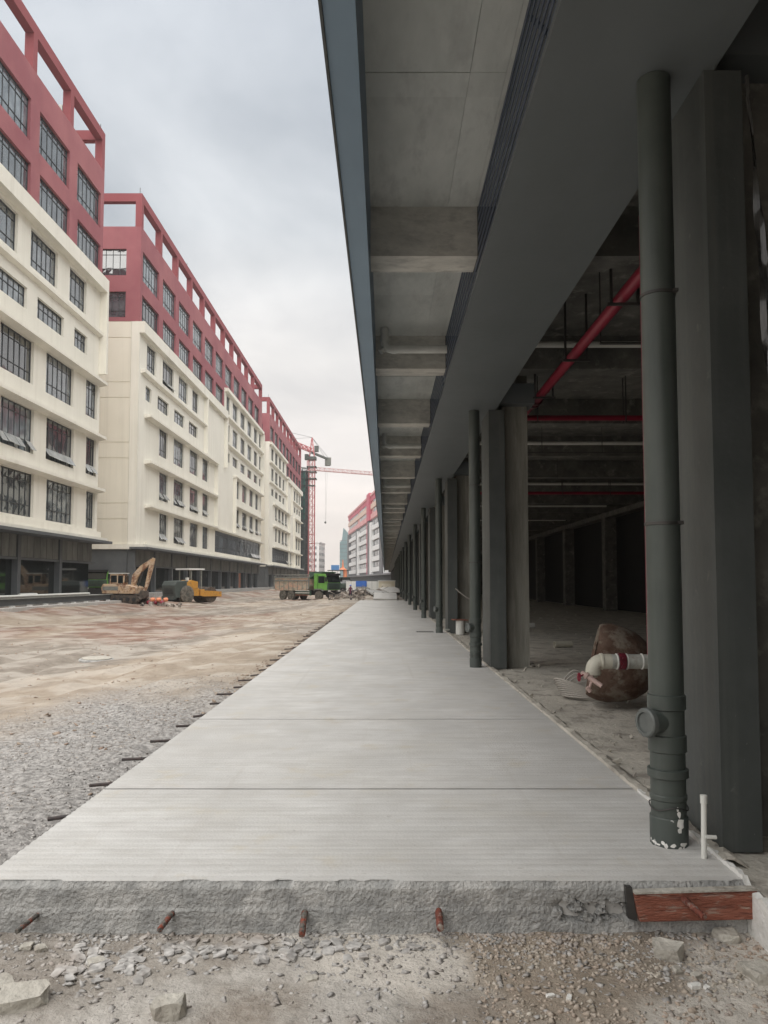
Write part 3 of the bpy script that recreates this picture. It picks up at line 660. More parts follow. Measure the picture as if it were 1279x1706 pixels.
# ------------------------------------------------------------------ white waste pipes under the ceiling
for k in range(9):
    y = 12.53 + 9.1*k
    zz_ = 5.34
    t = root('waste_pipe', (0, y, zz_), ('%s white waste pipe hung under the canopy ceiling, counted from camera' % ORD[k]) if k < 5 else 'distant white waste pipe hung under the canopy ceiling', 'pipe', 'white waste pipes crossing under the ceiling')
    if k < 5 and 'group' in t: del t['group']
    pts = [(-0.01, y, ZC), (-0.01, y, zz_+0.14)] + [(-0.01 + 0.12*(1-math.cos(a)), y, zz_+0.12 - 0.12*math.sin(a)) for a in np.linspace(0.15, PI/2, 7)] + [(1.02, y, zz_)]
    MB().tube(pts, 0.066, 16).build('pipe', M['pvc'], t, smooth=True)
    mb = MB(); mb.lathe((-0.01, y, zz_+0.12), (0,0,1), [(0.075, 0), (0.075, 0.09)], 16); mb.lathe((0.10, y, zz_), (1,0,0), [(0.075, 0), (0.075, 0.08)], 16)
    mb.lathe((-0.01, y-0.0, zz_+0.02), (-0.7, -0.2, -0.7), [(0.05, 0), (0.05, 0.10)], 14)
    mb.build('elbow_socket', M['pvc'], t, smooth=True)
    t2 = root('inner_pipe', (2.6, y, zz_), ('%s thin white pipe crossing the arcade ceiling, counted from camera' % ORD[k]) if k < 4 else 'distant thin white pipe crossing the arcade ceiling', 'pipe', 'thin white pipes crossing inside the arcade')
    if k < 4 and 'group' in t2: del t2['group']
    MB().bar((2.4, y, 5.42), (11.5, y, 5.42), 0.052, n=12).build('pipe', M['pvc'], t2, smooth=True)

# red sprinkler main with hangers, and cross branch
def spr(x, z, y0, y1, r, label):
    t = root('sprinkler_pipe', (x, y0, z), label, 'pipe')
    MB().bar((x, y0, z), (x, y1, z), r, n=20).build('pipe', M['redpipe'], t, smooth=True)
    y = y0 + 1.2
    while y < y1:
        mb = MB(); mb.box(x-0.17, x-0.14, y, y+0.03, z-0.10, ZC); mb.box(x+0.14, x+0.17, y, y+0.03, z-0.10, ZC); mb.box(x-0.2, x+0.2, y-0.005, y+0.035, z-0.13, z-0.10)
        mb.build('hanger', M['steel'], t); y += 2.27
    mb = MB()
    for yy_ in (y0 + 1.9, y1 - 0.5, y1 - 0.25): mb.lathe((x, yy_, z), (0,1,0), [(r+0.02, 0), (r+0.028, 0.02), (r+0.028, 0.08), (r+0.02, 0.10)], 20)
    mb.build('grooved_coupling', M['coupling'], t, smooth=True)
    return t
sm = spr(2.78, 4.83, 3.0, 14.4, 0.075, 'thick red sprinkler main running lengthwise under the arcade ceiling')
MB().tube([(2.78, 14.4, 4.83), (2.72, 14.8, 4.75), (2.60, 15.2, 4.6)], 0.055, 12).build('flexible_end', M['redpipe'], sm, smooth=True)
for k, y in enumerate((15.6, 29.0)):
    t = root('branch_pipe', (2.4, y, 4.85), ['red branch pipe crossing the arcade just behind the second column', 'dim red branch pipe crossing deep inside the arcade'][k], 'pipe')
    MB().bar((2.4, y, 4.85), (11.5, y, 4.85), 0.055, n=14).build('pipe', M['redpipe'], t, smooth=True)
    mb = MB()
    for x in (3.1, 4.9, 6.7, 8.5): mb.box(x, x+0.02, y-0.1, y-0.08, 4.75, ZC); mb.box(x, x+0.02, y+0.08, y+0.1, 4.75, ZC); mb.box(x, x+0.02, y-0.1, y+0.1, 4.74, 4.76)
    h_ = mb.build('hanger_set', M['steel'], t); h_['kind'] = 'stuff'
ct = MB()
for y in (10.2, 19.0, 24.0, 33.5):
    for x in (2.9, 3.9, 5.4): ct.box(x, x+0.015, y, y+0.015, 4.72, ZC)
    ct.box(2.9, 9.0, y-0.02, y+0.035, 4.70, 4.72)
tag(ct.build('cable_tray', M['steel']), 'thin dark trapeze rails hung from the arcade ceiling', 'cable tray')

# ------------------------------------------------------------------ pipe assembly, rusty vessel end, coil, scraps inside the arcade
D = 7.4
pa = root('valve_assembly', pix(1000, 1105, D), 'grey galvanised pipe with white elbow, dark red coupling and small tap', 'pipe assembly')
P = lambda x, y, d=D: Vector(pix(x, y, d))
r_ = 0.068
a = P(1018, 1102); b = P(1092, 1102)
MB().bar(a, b, r_, n=24).build('pipe', M['galv'], pa, smooth=True)
mb = MB(); c0 = P(1003, 1102); pts = [P(1018, 1102)]
for t_ in np.linspace(0, PI/2, 8): pts.append(Vector((c0.x - 0.085*math.sin(t_), c0.y, c0.z - 0.085*(1-math.cos(t_)))))
pts.append(P(988, 1124)); mb.tube(pts, r_*1.04, 22)
mb.lathe(P(999, 1102), (1,0,0), [(r_*1.1, 0), (r_*1.16, 0.01), (r_*1.16, 0.025), (r_*1.08, 0.03)], 22)
mb.lathe(P(988, 1118), (0.1,0,-1), [(r_*1.1, 0), (r_*1.1, 0.03), (r_*0.7, 0.035), (r_*0.5, 0.06)], 22)
mb.build('elbow', M['elbow'], pa, smooth=True)
mb = MB()
for x in (1026, 1042.5, 1068): mb.lathe(P(x, 1102), (1,0,0), [(r_*1.02, 0), (r_*1.12, 0.004), (r_*1.12, 0.012), (r_*1.02, 0.016)], 24)
mb.build('white_gasket', M['pvc'], pa, smooth=True)
mb = MB(); mb.lathe(P(1029.5, 1102), (1,0,0), [(r_*1.03, 0), (r_*1.20, 0.004), (r_*1.20, 0.066), (r_*1.03, 0.07)], 24); mb.obox(P(1035, 1108) + Vector((0, -0.085, 0)), (0.03, 0.03, 0.05), (0, 0.4, 0)); mb.obox(P(1036, 1096) + Vector((0, -0.085, 0)), (0.035, 0.02, 0.02), (0, 0.2, 0))
mb.build('coupling', M['coupling'], pa, smooth=True)
v0 = P(969, 1120, D-0.1); v1 = P(1003, 1143, D-0.2)
mb = MB(); mb.bar(v0, v1, 0.022, n=14); mb.bar(P(985, 1126), P(985, 1133, D-0.1), 0.03, n=12); mb.lathe(P(975, 1124, D-0.12), v1-v0, [(0.02, 0), (0.034, 0.005), (0.034, 0.03), (0.02, 0.035)], 12)
mb.bar(P(987, 1131, D-0.15), P(982, 1147, D-0.15), 0.012, n=8); mb.bar(P(978, 1145, D-0.15), P(984, 1152, D-0.15), 0.02, n=10)
mb.build('tap_body', M['valve'], pa, smooth=True)
mb = MB(); c = P(965, 1128, D-0.2); ax = (v0-v1).normalized()
pts = [c + Vector((0.012*math.cos(t), 0, 0.036*math.sin(t))) for t in np.linspace(0, 2*PI, 17)]
mb.tube(pts, 0.006, 6); mb.bar(pts[0], pts[8], 0.005); mb.bar(pts[4], pts[12], 0.005); mb.bar(c, P(972, 1124, D-0.15), 0.007); mb.build('handwheel', M['redpipe'], pa, smooth=True)
# rusty dished vessel end
rc = Vector(pix(988, 1098, 9.5)); ax = Vector((0.955, -0.215, -0.21))
prof = [(0.36, 0.03), (0.40, 0.0), (0.43, 0.0), (0.455, 0.04), (0.475, 0.13), (0.47, 0.25), (0.43, 0.42), (0.36, 0.56), (0.25, 0.67), (0.12, 0.73), (0.02, 0.74)]
mb = MB(); mb.lathe(rc, ax, prof, 40, cap=False); mb.lathe(rc, ax, [(0.38, 0.02), (0.40, 0.12), (0.36, 0.4), (0.2, 0.6), (0.01, 0.68)], 40, cap=False)
rng2 = random.Random(5)
for i, v in enumerate(mb.v):
    d_ = (rng2.random()-0.5)*0.012; mb.v[i] = (v[0]+d_, v[1]+d_, v[2]+(rng2.random()-0.5)*0.012)
tag(mb.build('vessel_end', M['rust'], smooth=True), 'big rusty dished steel shell lying behind the grey pipe elbow', 'rusty shell')
# coil of grey cable
mb = MB(); cc = Vector((2.62, 10.2, 0.0))
for k in range(9):
    rx = 0.30 + 0.012*k; ph = 0.1*k
    mb.tube([(cc.x + rx*math.cos(t), cc.y + 0.26*math.sin(t), 0.02 + 0.02*k + 0.06*math.sin(t*2+ph)*(k/8)) for t in np.linspace(0, 2*PI, 28)], 0.012, 6)
for k in range(3):
    mb.tube([(cc.x - 0.30 + 0.5*t, cc.y - 0.05 + 0.1*k, 0.10 + (0.16+0.03*k)*math.sin(PI*min(1, t*1.15))) for t in np.linspace(0, 1, 16)], 0.010, 6)
tag(mb.build('cable_coil', M['cable'], smooth=True), 'loose coil of grey cable lying left of the rusty shell', 'cable coil')
def stub(px, py, D_, ln, r__, ang, label, m='pvc'):
    c = Vector(pix(px, py, D_)); c.z = r__ - 0.03; d = Vector((math.cos(ang), math.sin(ang), 0))*ln/2
    mb = MB(); mb.lathe(c-d, d, [(r__*0.8, 0.01), (r__*0.82, 0), (r__, 0), (r__, ln), (r__*0.8, ln), (r__*0.78, 0.01)], 16, cap=False)
    return tag(mb.build('pipe_offcut', M[m], smooth=True), label, 'pipe offcut')
stub(880, 1043, 25.5, 0.42, 0.085, 0.1, 'white pipe offcut on the floor beside the second column')
stub(938, 1076, 18.0, 0.42, 0.075, 0.15, 'tan pipe offcut lying on the arcade floor left of the shell', 'elbow')
bk = root('white_drum', (2.16, 22.3, 0), 'upright white drum with reddish lid between second and third drainpipes', 'drum')
MB().lathe((2.16, 22.3, -0.02), (0,0,1), [(0.125, 0), (0.125, 0.40)], 20).build('body', M['pvc'], bk, smooth=True)
MB().obox((2.15, 22.3, 0.40), (0.42, 0.3, 0.03), (0, 0.03, 0.2)).build('lid', M['board'], bk)
# loose plank/rail between pilasters
tag(MB().bar((1.75, 22.6, 0.09), (2.6, 22.9, 0.14), 0.03, n=8).build('loose_pipe', M['galv']), 'grey pipe lying across the opening beside the white drum', 'pipe')
# slack grey hose on the column three
mb = MB(); mb.tube([(2.05+0.55*t, 22.5, 1.30 - 0.35*math.sin(t*1.4)) for t in np.linspace(0, 1, 12)], 0.018, 6)
tag(mb.build('slack_cable', M['cable']), 'slack pale cable strung from the third pilaster', 'cable')
# floor drain grate in the walkway
gt = root('drain_grate', (1.1, 23.2, 0), 'slotted drain grate set in the walkway near the third drainpipe', 'drain grate')
for k in range(7): MB().box(0.94+0.075*k, 0.985+0.075*k, 22.9, 23.4, 0.002, 0.008).build('slot', M['black'], gt)
# scraps on arcade floor
mb = MB(); rs2 = random.Random(9)
for i in range(700):
    y = 5 + 40*rs2.random()**1.5; x = 1.95 + 8*rs2.random()**2; s = 0.008 + 0.03*rs2.random()**3
    mb.obox((x, y, -0.02+s*0.3), (s*rs2.uniform(1, 3), s, s*0.6), (rs2.random(), rs2.random(), rs2.random()*6))
o = mb.build('floor_debris', M['intfloor']); tag(o, 'small crumbs of rubble on the arcade floor', kind='stuff')
# mortar droppings at second column foot
mb = MB()
for i in range(60):
    a_ = rs2.random()*0.9; mb.obox((2.08 + a_*0.8, 14.0 - 0.05 + rs2.uniform(-0.08, 0.25), -0.015), (rs2.uniform(.02,.09), .03, rs2.uniform(.02,.06)), (rs2.random(), rs2.random(), rs2.random()*6))
tag(mb.build('mortar_droppings', M['intfloor']), 'crumbled mortar at the foot of the second column', kind='stuff')

# ------------------------------------------------------------------ street facades at left
EZ = 1.5
HAZE = 0.0005
XFAC = -23.5
_wc = {}
def frame_mesh(w_, h_, n):
    k = ('f', round(w_, 2), round(h_, 2), n)
    if k in _wc: return _wc[k]
    mb = MB(); t = 0.047; d0, d1 = -0.04, 0.04
    mb.box(d0, d1, 0, w_, 0, t*1.3); mb.box(d0, d1, 0, w_, h_-t*1.3, h_)
    mb.box(d0, d1, 0, t*1.3, t*1.3, h_-t*1.3); mb.box(d0, d1, w_-t*1.3, w_, t*1.3, h_-t*1.3)
    for i in range(1, n): y = w_*i/n; mb.box(d0+0.01, d1-0.01, y-t/2, y+t/2, t*1.3, h_-t*1.3)
    hs = (0.27*h_, 0.80*h_) if h_ > 2 else (0.62*h_,)
    for z in hs: mb.box(d0+0.005, d1-0.005, t*1.3, w_-t*1.3, z-t/2, z+t/2)
    me = mb.build('window_frame', M['frame'], mesh_only=True); _wc[k] = me; return me
def glaze_mesh(w_, h_, n):
    k = ('g', round(w_, 2), round(h_, 2), n)
    if k in _wc: return _wc[k]
    mb = MB(); rr_ = random.Random(int(w_*100+h_*10))
    for i in range(n):      # each light leans a hair differently so the mirrored sky breaks up
        for (a_, b_) in ((0.0, 0.27), (0.27, 0.80), (0.80, 1.0)):
            e = [rr_.uniform(-0.006, 0.006) for _ in range(4)]
            y0, y1, z0, z1 = w_*i/n, w_*(i+1)/n, h_*a_, h_*b_
            mb.add([(e[0], y0, z0), (e[1], y1, z0), (e[2], y1, z1), (e[3], y0, z1)], [(0, 1, 2, 3)])
    me = mb.build('glazing', M['glass'], mesh_only=True); _wc[k] = me; return me
def sash_mesh(w_, h_):
    k = ('s', round(w_, 2), round(h_, 2))
    if k in _wc: return _wc[k]
    me = MB().box(-0.015, 0.015, 0.03, w_-0.03, -h_, 0).build('sash', M['sashm'], mesh_only=True); _wc[k] = me; return me
M['sashm'] = mat('open_sash_glass', (0.28, 0.30, 0.31), (0.5, 0.52, 0.53), scale=0.7, rough=0.12)
def add_window(B, p, w_, h_, n, rotz=0, opened=False, extra=True):
    o = inst('window', frame_mesh(w_, h_, n), B, p, rotz)
    g = child('glazing', glaze_mesh(w_, h_, n), o, (-0.005, 0, 0))
    if opened:
        hh = 0.25*h_
        for i in range(n):
            if random.random() < 0.12: continue
            s_ = child('sash', sash_mesh(w_/n, hh), o, (0.05, w_*i/n, 0.27*h_), (0, R(-random.choice((32, 34, 36, 38))), 0))
    return o
def wall_rects(y0, y1, z0, z1, holes):
    """cut window holes out of a wall rectangle: boxes as (ya, yb, za, zb)"""
    zs_ = sorted({z0, z1} | {h[2] for h in holes if z0 < h[2] < z1} | {h[3] for h in holes if z0 < h[3] < z1})
    for a_, b_ in zip(zs_[:-1], zs_[1:]):
        hs = sorted((h[0], h[1]) for h in holes if h[2] < b_ - 1e-4 and h[3] > a_ + 1e-4)
        y = y0
        for u, v in hs:
            if u > y1 or v < y0: continue
            if u > y: yield (y, min(u, y1), a_, b_)
            y = max(y, v)
        if y < y1: yield (y, y1, a_, b_)
def facade(name, label, y0, y1, wins, red, posts, strips, blanks, framebox, pody, mirror=False, endwin=True, labelcat='building'):
    """wins: (ya, yb, za, zb, n, open); red: list of (ya, yb, zbottom); heights above eye level"""
    Y0, Y1 = y0, y1
    def sh(y, z):   # the far ends of the plan sit 2.1 m nearer; rows follow their height
        return y - 2.1 if (abs(y-Y0) < 0.6 or abs(y-Y1) < 0.6) else y - 0.0584*z
    wins = [(sh(a, c), min(sh(b, c), Y1-2.1-0.5), c, d, n, o_) for a, b, c, d, n, o_ in wins]
    strips = [(sh(a, c), min(sh(b, c), Y1-2.1-0.7), c, d, e) for a, b, c, d, e in strips]
    red = [(sh(a, 27), sh(b, 27), c) for a, b, c in red]; posts = [p_ - 2.1 for p_ in posts]
    framebox = [(sh(a, c), sh(b, c), c, d, e) for a, b, c, d, e in framebox]
    blanks = [(sh(a, (c+d)/2), sh(b, (c+d)/2), c, d, e) for a, b, c, d, e in blanks]
    y0, y1 = y0 - 2.1, y1 - 2.1
    B = root(name, (XFAC, y0, 0), label, labelcat)
    T = 0.42; xi = XFAC - T
    holes = [(w_[0], w_[1], w_[2]+EZ, w_[3]+EZ) for w_ in wins] + [(s[0], s[1], s[2]+EZ, s[3]+EZ) for s in strips]
    mr, mc = MB(), MB()
    ztop = 34.2 + EZ
    low = 3.5 + EZ
    for (ya, yb, zb) in red:
        for q in wall_rects(ya, yb, zb+EZ, ztop, holes): mr.box(xi, XFAC, q[0], q[1], q[2], q[3])
        for q in wall_rects(ya, yb, low, zb+EZ, holes): mc.box(xi, XFAC, q[0], q[1], q[2], q[3])
    mr.build('red_wall', M['redw'], B); mc.build('wall', M['cream'], B)
    for w_ in wins: add_window(B, (XFAC - 0.24, w_[0], w_[2]+EZ), w_[1]-w_[0], w_[3]-w_[2], w_[4], 0, w_[5])
    for s in strips:
        n = int((s[1]-s[0])/3.1); ww = (s[1]-s[0])/n
        for i in range(n): add_window(B, (XFAC - 0.20, s[0]+i*ww+0.03, s[2]+EZ), ww-0.06, s[3]-s[2], 4, 0, i >= n-3 and s[4])
    # core behind, roof
    MB().box(-45, xi-0.02, y0+0.45, y1-0.45, -0.6, ztop-0.5).build('core', M['podglass'], B)
    MB().box(-45, xi, y0+0.42, y1-0.42, ztop-0.5, ztop-0.2).build('roof', M['podium'], B)
    # end walls
    me_ = MB(); 
    zb = [r for r in red][0][2] + EZ; zb2 = red[-1][2] + EZ
    ew = [] if not endwin else [(-27.6, -24.9, 29.4+EZ, 32+EZ), (-27.6, -24.9, 25.3+EZ, 27.8+EZ)]
    ew = [e_ for e_ in ew if e_[2] > zb - 0.5]
    m1 = MB()
    for q in wall_rects(-45, XFAC-T, zb, ztop, ew): m1.box(q[0], q[1], y0, y0+T, q[2], q[3])
    m1.build('red_end_wall', M['redw'], B); MB().box(-45, XFAC-T, y1-T, y1, zb2, ztop).build('red_end_wall', M['redw'], B)
    for e_ in ew: add_window(B, (e_[0], y0+0.22, e_[2]), e_[1]-e_[0], e_[3]-e_[2], 4, -PI/2)
    # cream end wall in panels with recessed joints
    z = zb; cuts = [zb]; 
    zz_ = 24.3
    for zj in (23.3, 19.0, 17.5, 13.2, 11.7, 7.4, 5.9):
        if zj + EZ < zb: cuts.append(zj + EZ)
    cuts.append(low)
    for a_, b_ in zip(cuts[:-1], cuts[1:]):
        MB().box(-45, XFAC-0.8, y0, y0+T, b_+0.04, a_-0.04).build('wall_panel', M['creamd'], B)
    MB().box(-45, XFAC-0.8, y0+0.05, y0+T, low, zb).build('wall_backing', M['creamd'], B)
    MB().box(XFAC-0.78, XFAC-T, y0, y0+T, low, zb-0.01).build('corner_pier', M['cream'], B)
    MB().box(-45, XFAC-T, y1-T, y1, low, zb2-0.01).build('end_wall', M['creamd'], B)
    # open roof frame
    za, zt0, zt1 = ztop, 36.7+EZ, 37.5+EZ
    tb = MB(); tb.box(XFAC-0.6, XFAC, y0, y1, zt0, zt1); tb.box(-45, XFAC-0.6, y0, y0+0.6, zt0, zt1); tb.box(-45, XFAC-0.6, y1-0.6, y1, zt0, zt1)
    tb.build('frame_beam', M['reddark'], B)
    pm_ = MB().box(-0.6, 0, 0, 0.6, 0, zt0-za).build('frame_post', M['reddark'], mesh_only=True)
    for yy_ in posts: inst('frame_post', pm_, B, (XFAC, yy_, za))
    for xx_ in (-28.0, -33.0, -38.0): inst('frame_post', pm_, B, (xx_, y0, za))
    MB().box(-45, XFAC-0.65, y1-7.0, y1-6.4, 35.0+EZ, 35.6+EZ).build('roof_tie_beam', M['ceil'], B)
    rod = MB()
    for yy_ in (y0+0.3, y0+18, y1-0.3): rod.bar((XFAC-0.3, yy_, zt1), (XFAC-0.3, yy_, zt1+0.7), 0.03)
    r_o = rod.build('lightning_rods', M['steel'], B); r_o.name = 'lightning_rod'; r_o['kind'] = 'stuff'
    # sunshade ledges, frames
    for (ya, yb, z_, pr, th) in framebox:
        mbx = MB(); z0_, z1_ = z_+EZ, z_+th+EZ
        if th < 0.4: mbx.add([(XFAC, ya, z0_-0.12), (XFAC+pr, ya, z0_), (XFAC+pr, ya, z1_), (XFAC, ya, z1_), (XFAC, yb, z0_-0.12), (XFAC+pr, yb, z0_), (XFAC+pr, yb, z1_), (XFAC, yb, z1_)],
                             [(0,1,2,3),(7,6,5,4),(0,4,5,1),(1,5,6,2),(2,6,7,3),(3,7,4,0)])
        else: mbx.box(XFAC, XFAC+pr, ya, yb, z0_, z1_)
        mbx.build('ledge', M['cream'], B)
    for (ya, yb, z0_, z1_, d) in blanks:
        # a raised border round a plain panel
        for q in ((ya, ya+0.35, z0_, z1_), (yb-0.35, yb, z0_, z1_))[:2 if yb-ya > 1 else 1]:
            MB().box(XFAC, XFAC+d, q[0], q[1], q[2]+EZ, q[3]+EZ).build('border_fin', M['cream'], B)
    # podium: cornice, ribbed band, columns, shop glass
    pa_, pb_ = y0, y1
    MB().box(XFAC-T, XFAC+0.9, y0-0.3, y1, 3.25+EZ, 3.5+EZ).build('cornice', M['cream'], B)
    MB().box(XFAC-T, XFAC+1.3, y0-0.5, y1, 3.05+EZ, 3.25+EZ).build('canopy', M['podium'], B)
    MB().box(-45, XFAC-T, y0-0.3, y0+T, 3.05+EZ, 3.5+EZ).build('cornice_return', M['cream'], B)
    zf0, zf1 = 1.55+EZ, 3.04+EZ
    bay = 6.35; y = y0
    while y < y1 - 1:
        e = min(y+bay, y1); n = 6 if y0 < 60 else 2
        for i in range(n):
            ww = (e-y-0.5)/n; ya = y + 0.45 + i*ww
            MB().box(XFAC-0.6, XFAC-0.14, ya+0.03, ya+ww-0.03, zf0+0.05, zf1).build('podium_panel', M['ribpanel'], B)
        MB().box(XFAC-0.75, XFAC-0.05, y, y+0.42, -0.6, zf1-0.003).build('podium_column', M['podium'], B)
        mg = MB(); 
        for i in range(1, 4): mg.box(XFAC-1.02, XFAC-0.94, y+0.42+(e-y-0.42)*i/4-0.03, y+0.42+(e-y-0.42)*i/4+0.03, 0.42, zf0)
        mg.box(XFAC-1.02, XFAC-0.94, y+0.42, e, 2.3, 2.36)
        mg.build('shopfront_frame', M['podium'], B)
        y += bay
    MB().box(XFAC-0.78, XFAC-0.10, y0+0.45, y1, zf0-0.12, zf0+0.02).build('lintel', M['podium'], B)
    MB().box(XFAC-1.4, XFAC-0.99, y0+0.5, y1-0.5, 0.40, zf0-0.13).build('shopfront_glass', M['podglass'], B)
    MB().box(-45, XFAC-0.8, y0, y0+0.4, -0.6, 3.04+EZ).build('podium_end_wall', M['podium'], B)
    return B
rz = {1: (4.25, 7.15), 2: (8.5, 11.45), 3: (13.1, 16.0), 4: (17.8, 19.25), 5: (20.9, 23.5), 6: (25.05, 27.7), 7: (29.1, 32.0)}
# first building
W1 = []
for a_ in (33.3, 39.7, 46.0, 52.3, 58.7):
    b_ = a_ + 4.95
    for r__ in (6, 7): W1.append((a_, b_ if a_ < 58 else 63.5, *rz[r__], 6, False))
for r__, op in ((1, 0), (2, 1), (3, 0)):
    for a_, b_ in ((35.0, 39.4), (40.9, 45.3), (46.9, 51.4), (53.3, 58.0)): W1.append((a_, b_, *rz[r__], 6, bool(op)))
    W1.append((60.4, 63.4 if r__ != 2 else 62.8, *rz[r__], 4, bool(op)))
for a_, b_ in ((39.4, 43.4), (45.2, 49.2), (51.0, 55.2), (57.3, 60.5)): W1.append((a_, b_, *rz[5], 6 if b_-a_ > 4 else 4, False))
for a_, b_ in ((40.5, 44.7), (46.3, 50.5), (52.0, 56.3), (58.2, 60.7)): W1.append((a_, b_, *rz[4], 6 if b_-a_ > 4 else 4, False))
y0_, y1_ = 26.0, 64.6
facade('workshop_building', 'nearest cream block with brick red top storeys on the left', y0_, y1_, W1, [(y0_, y1_, 24.95)],
       [y0_, 32.5, 38.9, 45.2, 51.5, 57.6, 64.0], [], [(0, 0, 0, 0, 0)][:0] + [(y1_-0.35, y1_, 17.0, 23.8, 0.6)], 
       [(y0_, y1_, 23.8, 0.6, 1.1), (y0_, y1_-0.4, 20.15, 0.35, 0.25), (y0_, y1_+0.0, 16.1, 0.65, 0.22), (y0_, y1_, 11.6, 0.65, 0.22), (y0_, y1_, 7.3, 0.65, 0.22), (y0_, y1_, 3.52, 0.35, 0.5)], None, endwin=False)
# second building
def bays(a_, n, w_=4.95, p=6.35): return [(a_+i*p, a_+i*p+w_) for i in range(n)]
W2 = [(a_, b_, *rz[7], 6, False) for a_, b_ in bays(75.0, 11)] + [(a_, b_, *rz[6], 6, False) for a_, b_ in bays(75.0, 6)]
for a_, b_ in ((75.9, 79.0), (81.3, 85.6), (87.6, 91.7), (93.8, 96.9)): W2.append((a_, b_, *rz[5], 4, a_ == 81.3))
for a_, b_ in ((75.5, 77.4), (79.5, 83.6), (85.8, 90.1), (92.2, 96.5)): W2.append((a_, b_, *rz[4], 4 if b_-a_ > 3 else 3, False))
for r__ in (1, 2, 3):
    for j, (a_, b_) in enumerate(((80.0, 83.2), (85.5, 89.9), (92.5, 96.7), (99.0, 102.3))): W2.append((a_, b_, *rz[r__], 5, r__ == 2 or (r__ == 1 and j < 2)))
for r__ in (2, 3):
    for a_, b_ in ((120.6, 124), (126.5, 130.6), (133.3, 137), (139.4, 142.6), (144.2, 146.0)): W2.append((a_, b_, *rz[r__], 4, r__ == 2))
for r__ in (4, 5, 6):
    for a_, b_ in ((114, 116.6), (118.6, 122.6), (125, 129), (131.4, 135.4), (137.8, 141.6), (143.6, 145.8)): W2.append((a_, b_, *rz[r__], 4, False))
facade('factory_block', 'second cream block with red top, plain panels and podium behind the roller', 74.4, 147.2, W2, [(74.4, 112.5, 24.9), (112.5, 147.2, 28.4)],
       [74.4 + 6.35*i for i in range(0, 11)] + [146.6], [(106.2, 145.5, 4.1, 7.1, True)],
       [(100.0, 112.9, 16.6, 23.8, 0.5), (106.0, 119.3, 7.4, 16.0, 0.5), (147.2-0.35, 147.2, 16.5, 27.8, 0.6)],
       [(74.4, 112.9, 23.8, 0.5, 1.1), (113, 147.2, 27.9, 0.5, 0.5), (75, 100, 20.15, 0.4, 0.22), (113, 147, 20.15, 0.5, 0.22), (113, 147, 24.2, 0.5, 0.22), (75.2, 106.3, 16.1, 0.65, 0.22), (119, 147.4, 16.1, 0.65, 0.22),
        (75.2, 106, 11.6, 0.65, 0.22), (119, 147.4, 11.6, 0.65, 0.22), (75.2, 106, 7.3, 0.65, 0.22), (106, 147.4, 7.2, 0.5, 0.22), (75.2, 106, 3.52, 0.2, 0.4)], None)
# third building
W3 = [(a_, b_, *rz[7], 6, False) for a_, b_ in bays(157.5, 9)] + [(a_, b_, *rz[6], 6, False) for a_, b_ in bays(183.6, 5)]
for r__ in (4, 5, 6):
    for a_, b_ in ((159, 162.5), (164.5, 168.5), (170.4, 174.4), (176.4, 179.6)): W3.append((a_, b_, *rz[r__], 4, r__ == 5 and a_ < 165))
for r__ in (2, 3):
    for a_, b_ in ((164.6, 167.4), (169.4, 173), (175, 178.8), (181, 184.2)): W3.append((a_, b_, *rz[r__], 4, r__ == 3 or a_ > 170))
for r__ in (4, 5):
    for a_, b_ in ((193, 196.5), (198.4, 202), (204, 207.6), (209.4, 212.6)): W3.append((a_, b_, *rz[r__], 4, False))
for r__ in (1, 2, 3):
    for a_, b_ in ((198, 201.4), (203, 206.6), (208.4, 212)): W3.append((a_, b_, *rz[r__], 4, False))
facade('far_factory_block', 'third cream and red block down the street beside the tower crane', 156.6, 215.6, W3, [(156.6, 183.0, 28.4), (183.0, 215.6, 24.9)],
       [156.6 + 6.35*i for i in range(0, 9)] + [215.0], [(160, 193, 4.1, 7.1, True)],
       [(182.5, 192.5, 16.6, 23.8, 0.5), (186.5, 197, 3.6, 16.0, 0.5)],
       [(157, 183, 27.9, 0.5, 0.5), (183, 216, 23.8, 0.5, 1.1), (157, 183, 20.15, 0.4, 0.22), (192, 216, 20.15, 0.5, 0.22), (157, 186, 24.2, 0.5, 0.22), (161, 187, 16.1, 0.65, 0.22), (197, 216, 16.1, 0.65, 0.22),
        (161, 187, 11.6, 0.65, 0.22), (197, 216, 11.6, 0.65, 0.22), (161, 197, 7.2, 0.65, 0.22), (197, 216, 7.2, 0.6, 0.22)], None)
# plinth in front of the left buildings
for (a_, b_) in ((20, 66), (73.8, 148), (156, 217)):
    o = MB().box(-46, -22.2, a_, b_, -0.7, 0.42).build('pavement', M['walkface']); o['kind'] = 'structure'
# far netted building under construction
nb = root('scaffolded_tower', (-23.4, 224, 0), 'dark unfinished block wrapped in green scaffold netting behind the crane', 'building')
MB().box(-40, -23.2, 221.5, 233, -1, 19.5).build('lower_net', M['netdark'], nb)
MB().box(-40, -23.3, 221.7, 232.8, 19.5, 33.3).build('upper_net', M['net'], nb)
mb = MB()
for k in range(17): mb.box(-40, -23.05, 221.35, 233.1, 0.6+2.05*k, 0.75+2.05*k)
for k in range(9): mb.box(-23.1, -23.0, 221.4+1.4*k, 221.55+1.4*k, -1, 34.2); mb.box(-24-2*k, -23.8-2*k, 221.2, 221.4, -1, 34.2)
o = mb.build('scaffold_poles', M['frame'], nb); o['kind'] = 'stuff'; o.name = 'scaffolding'

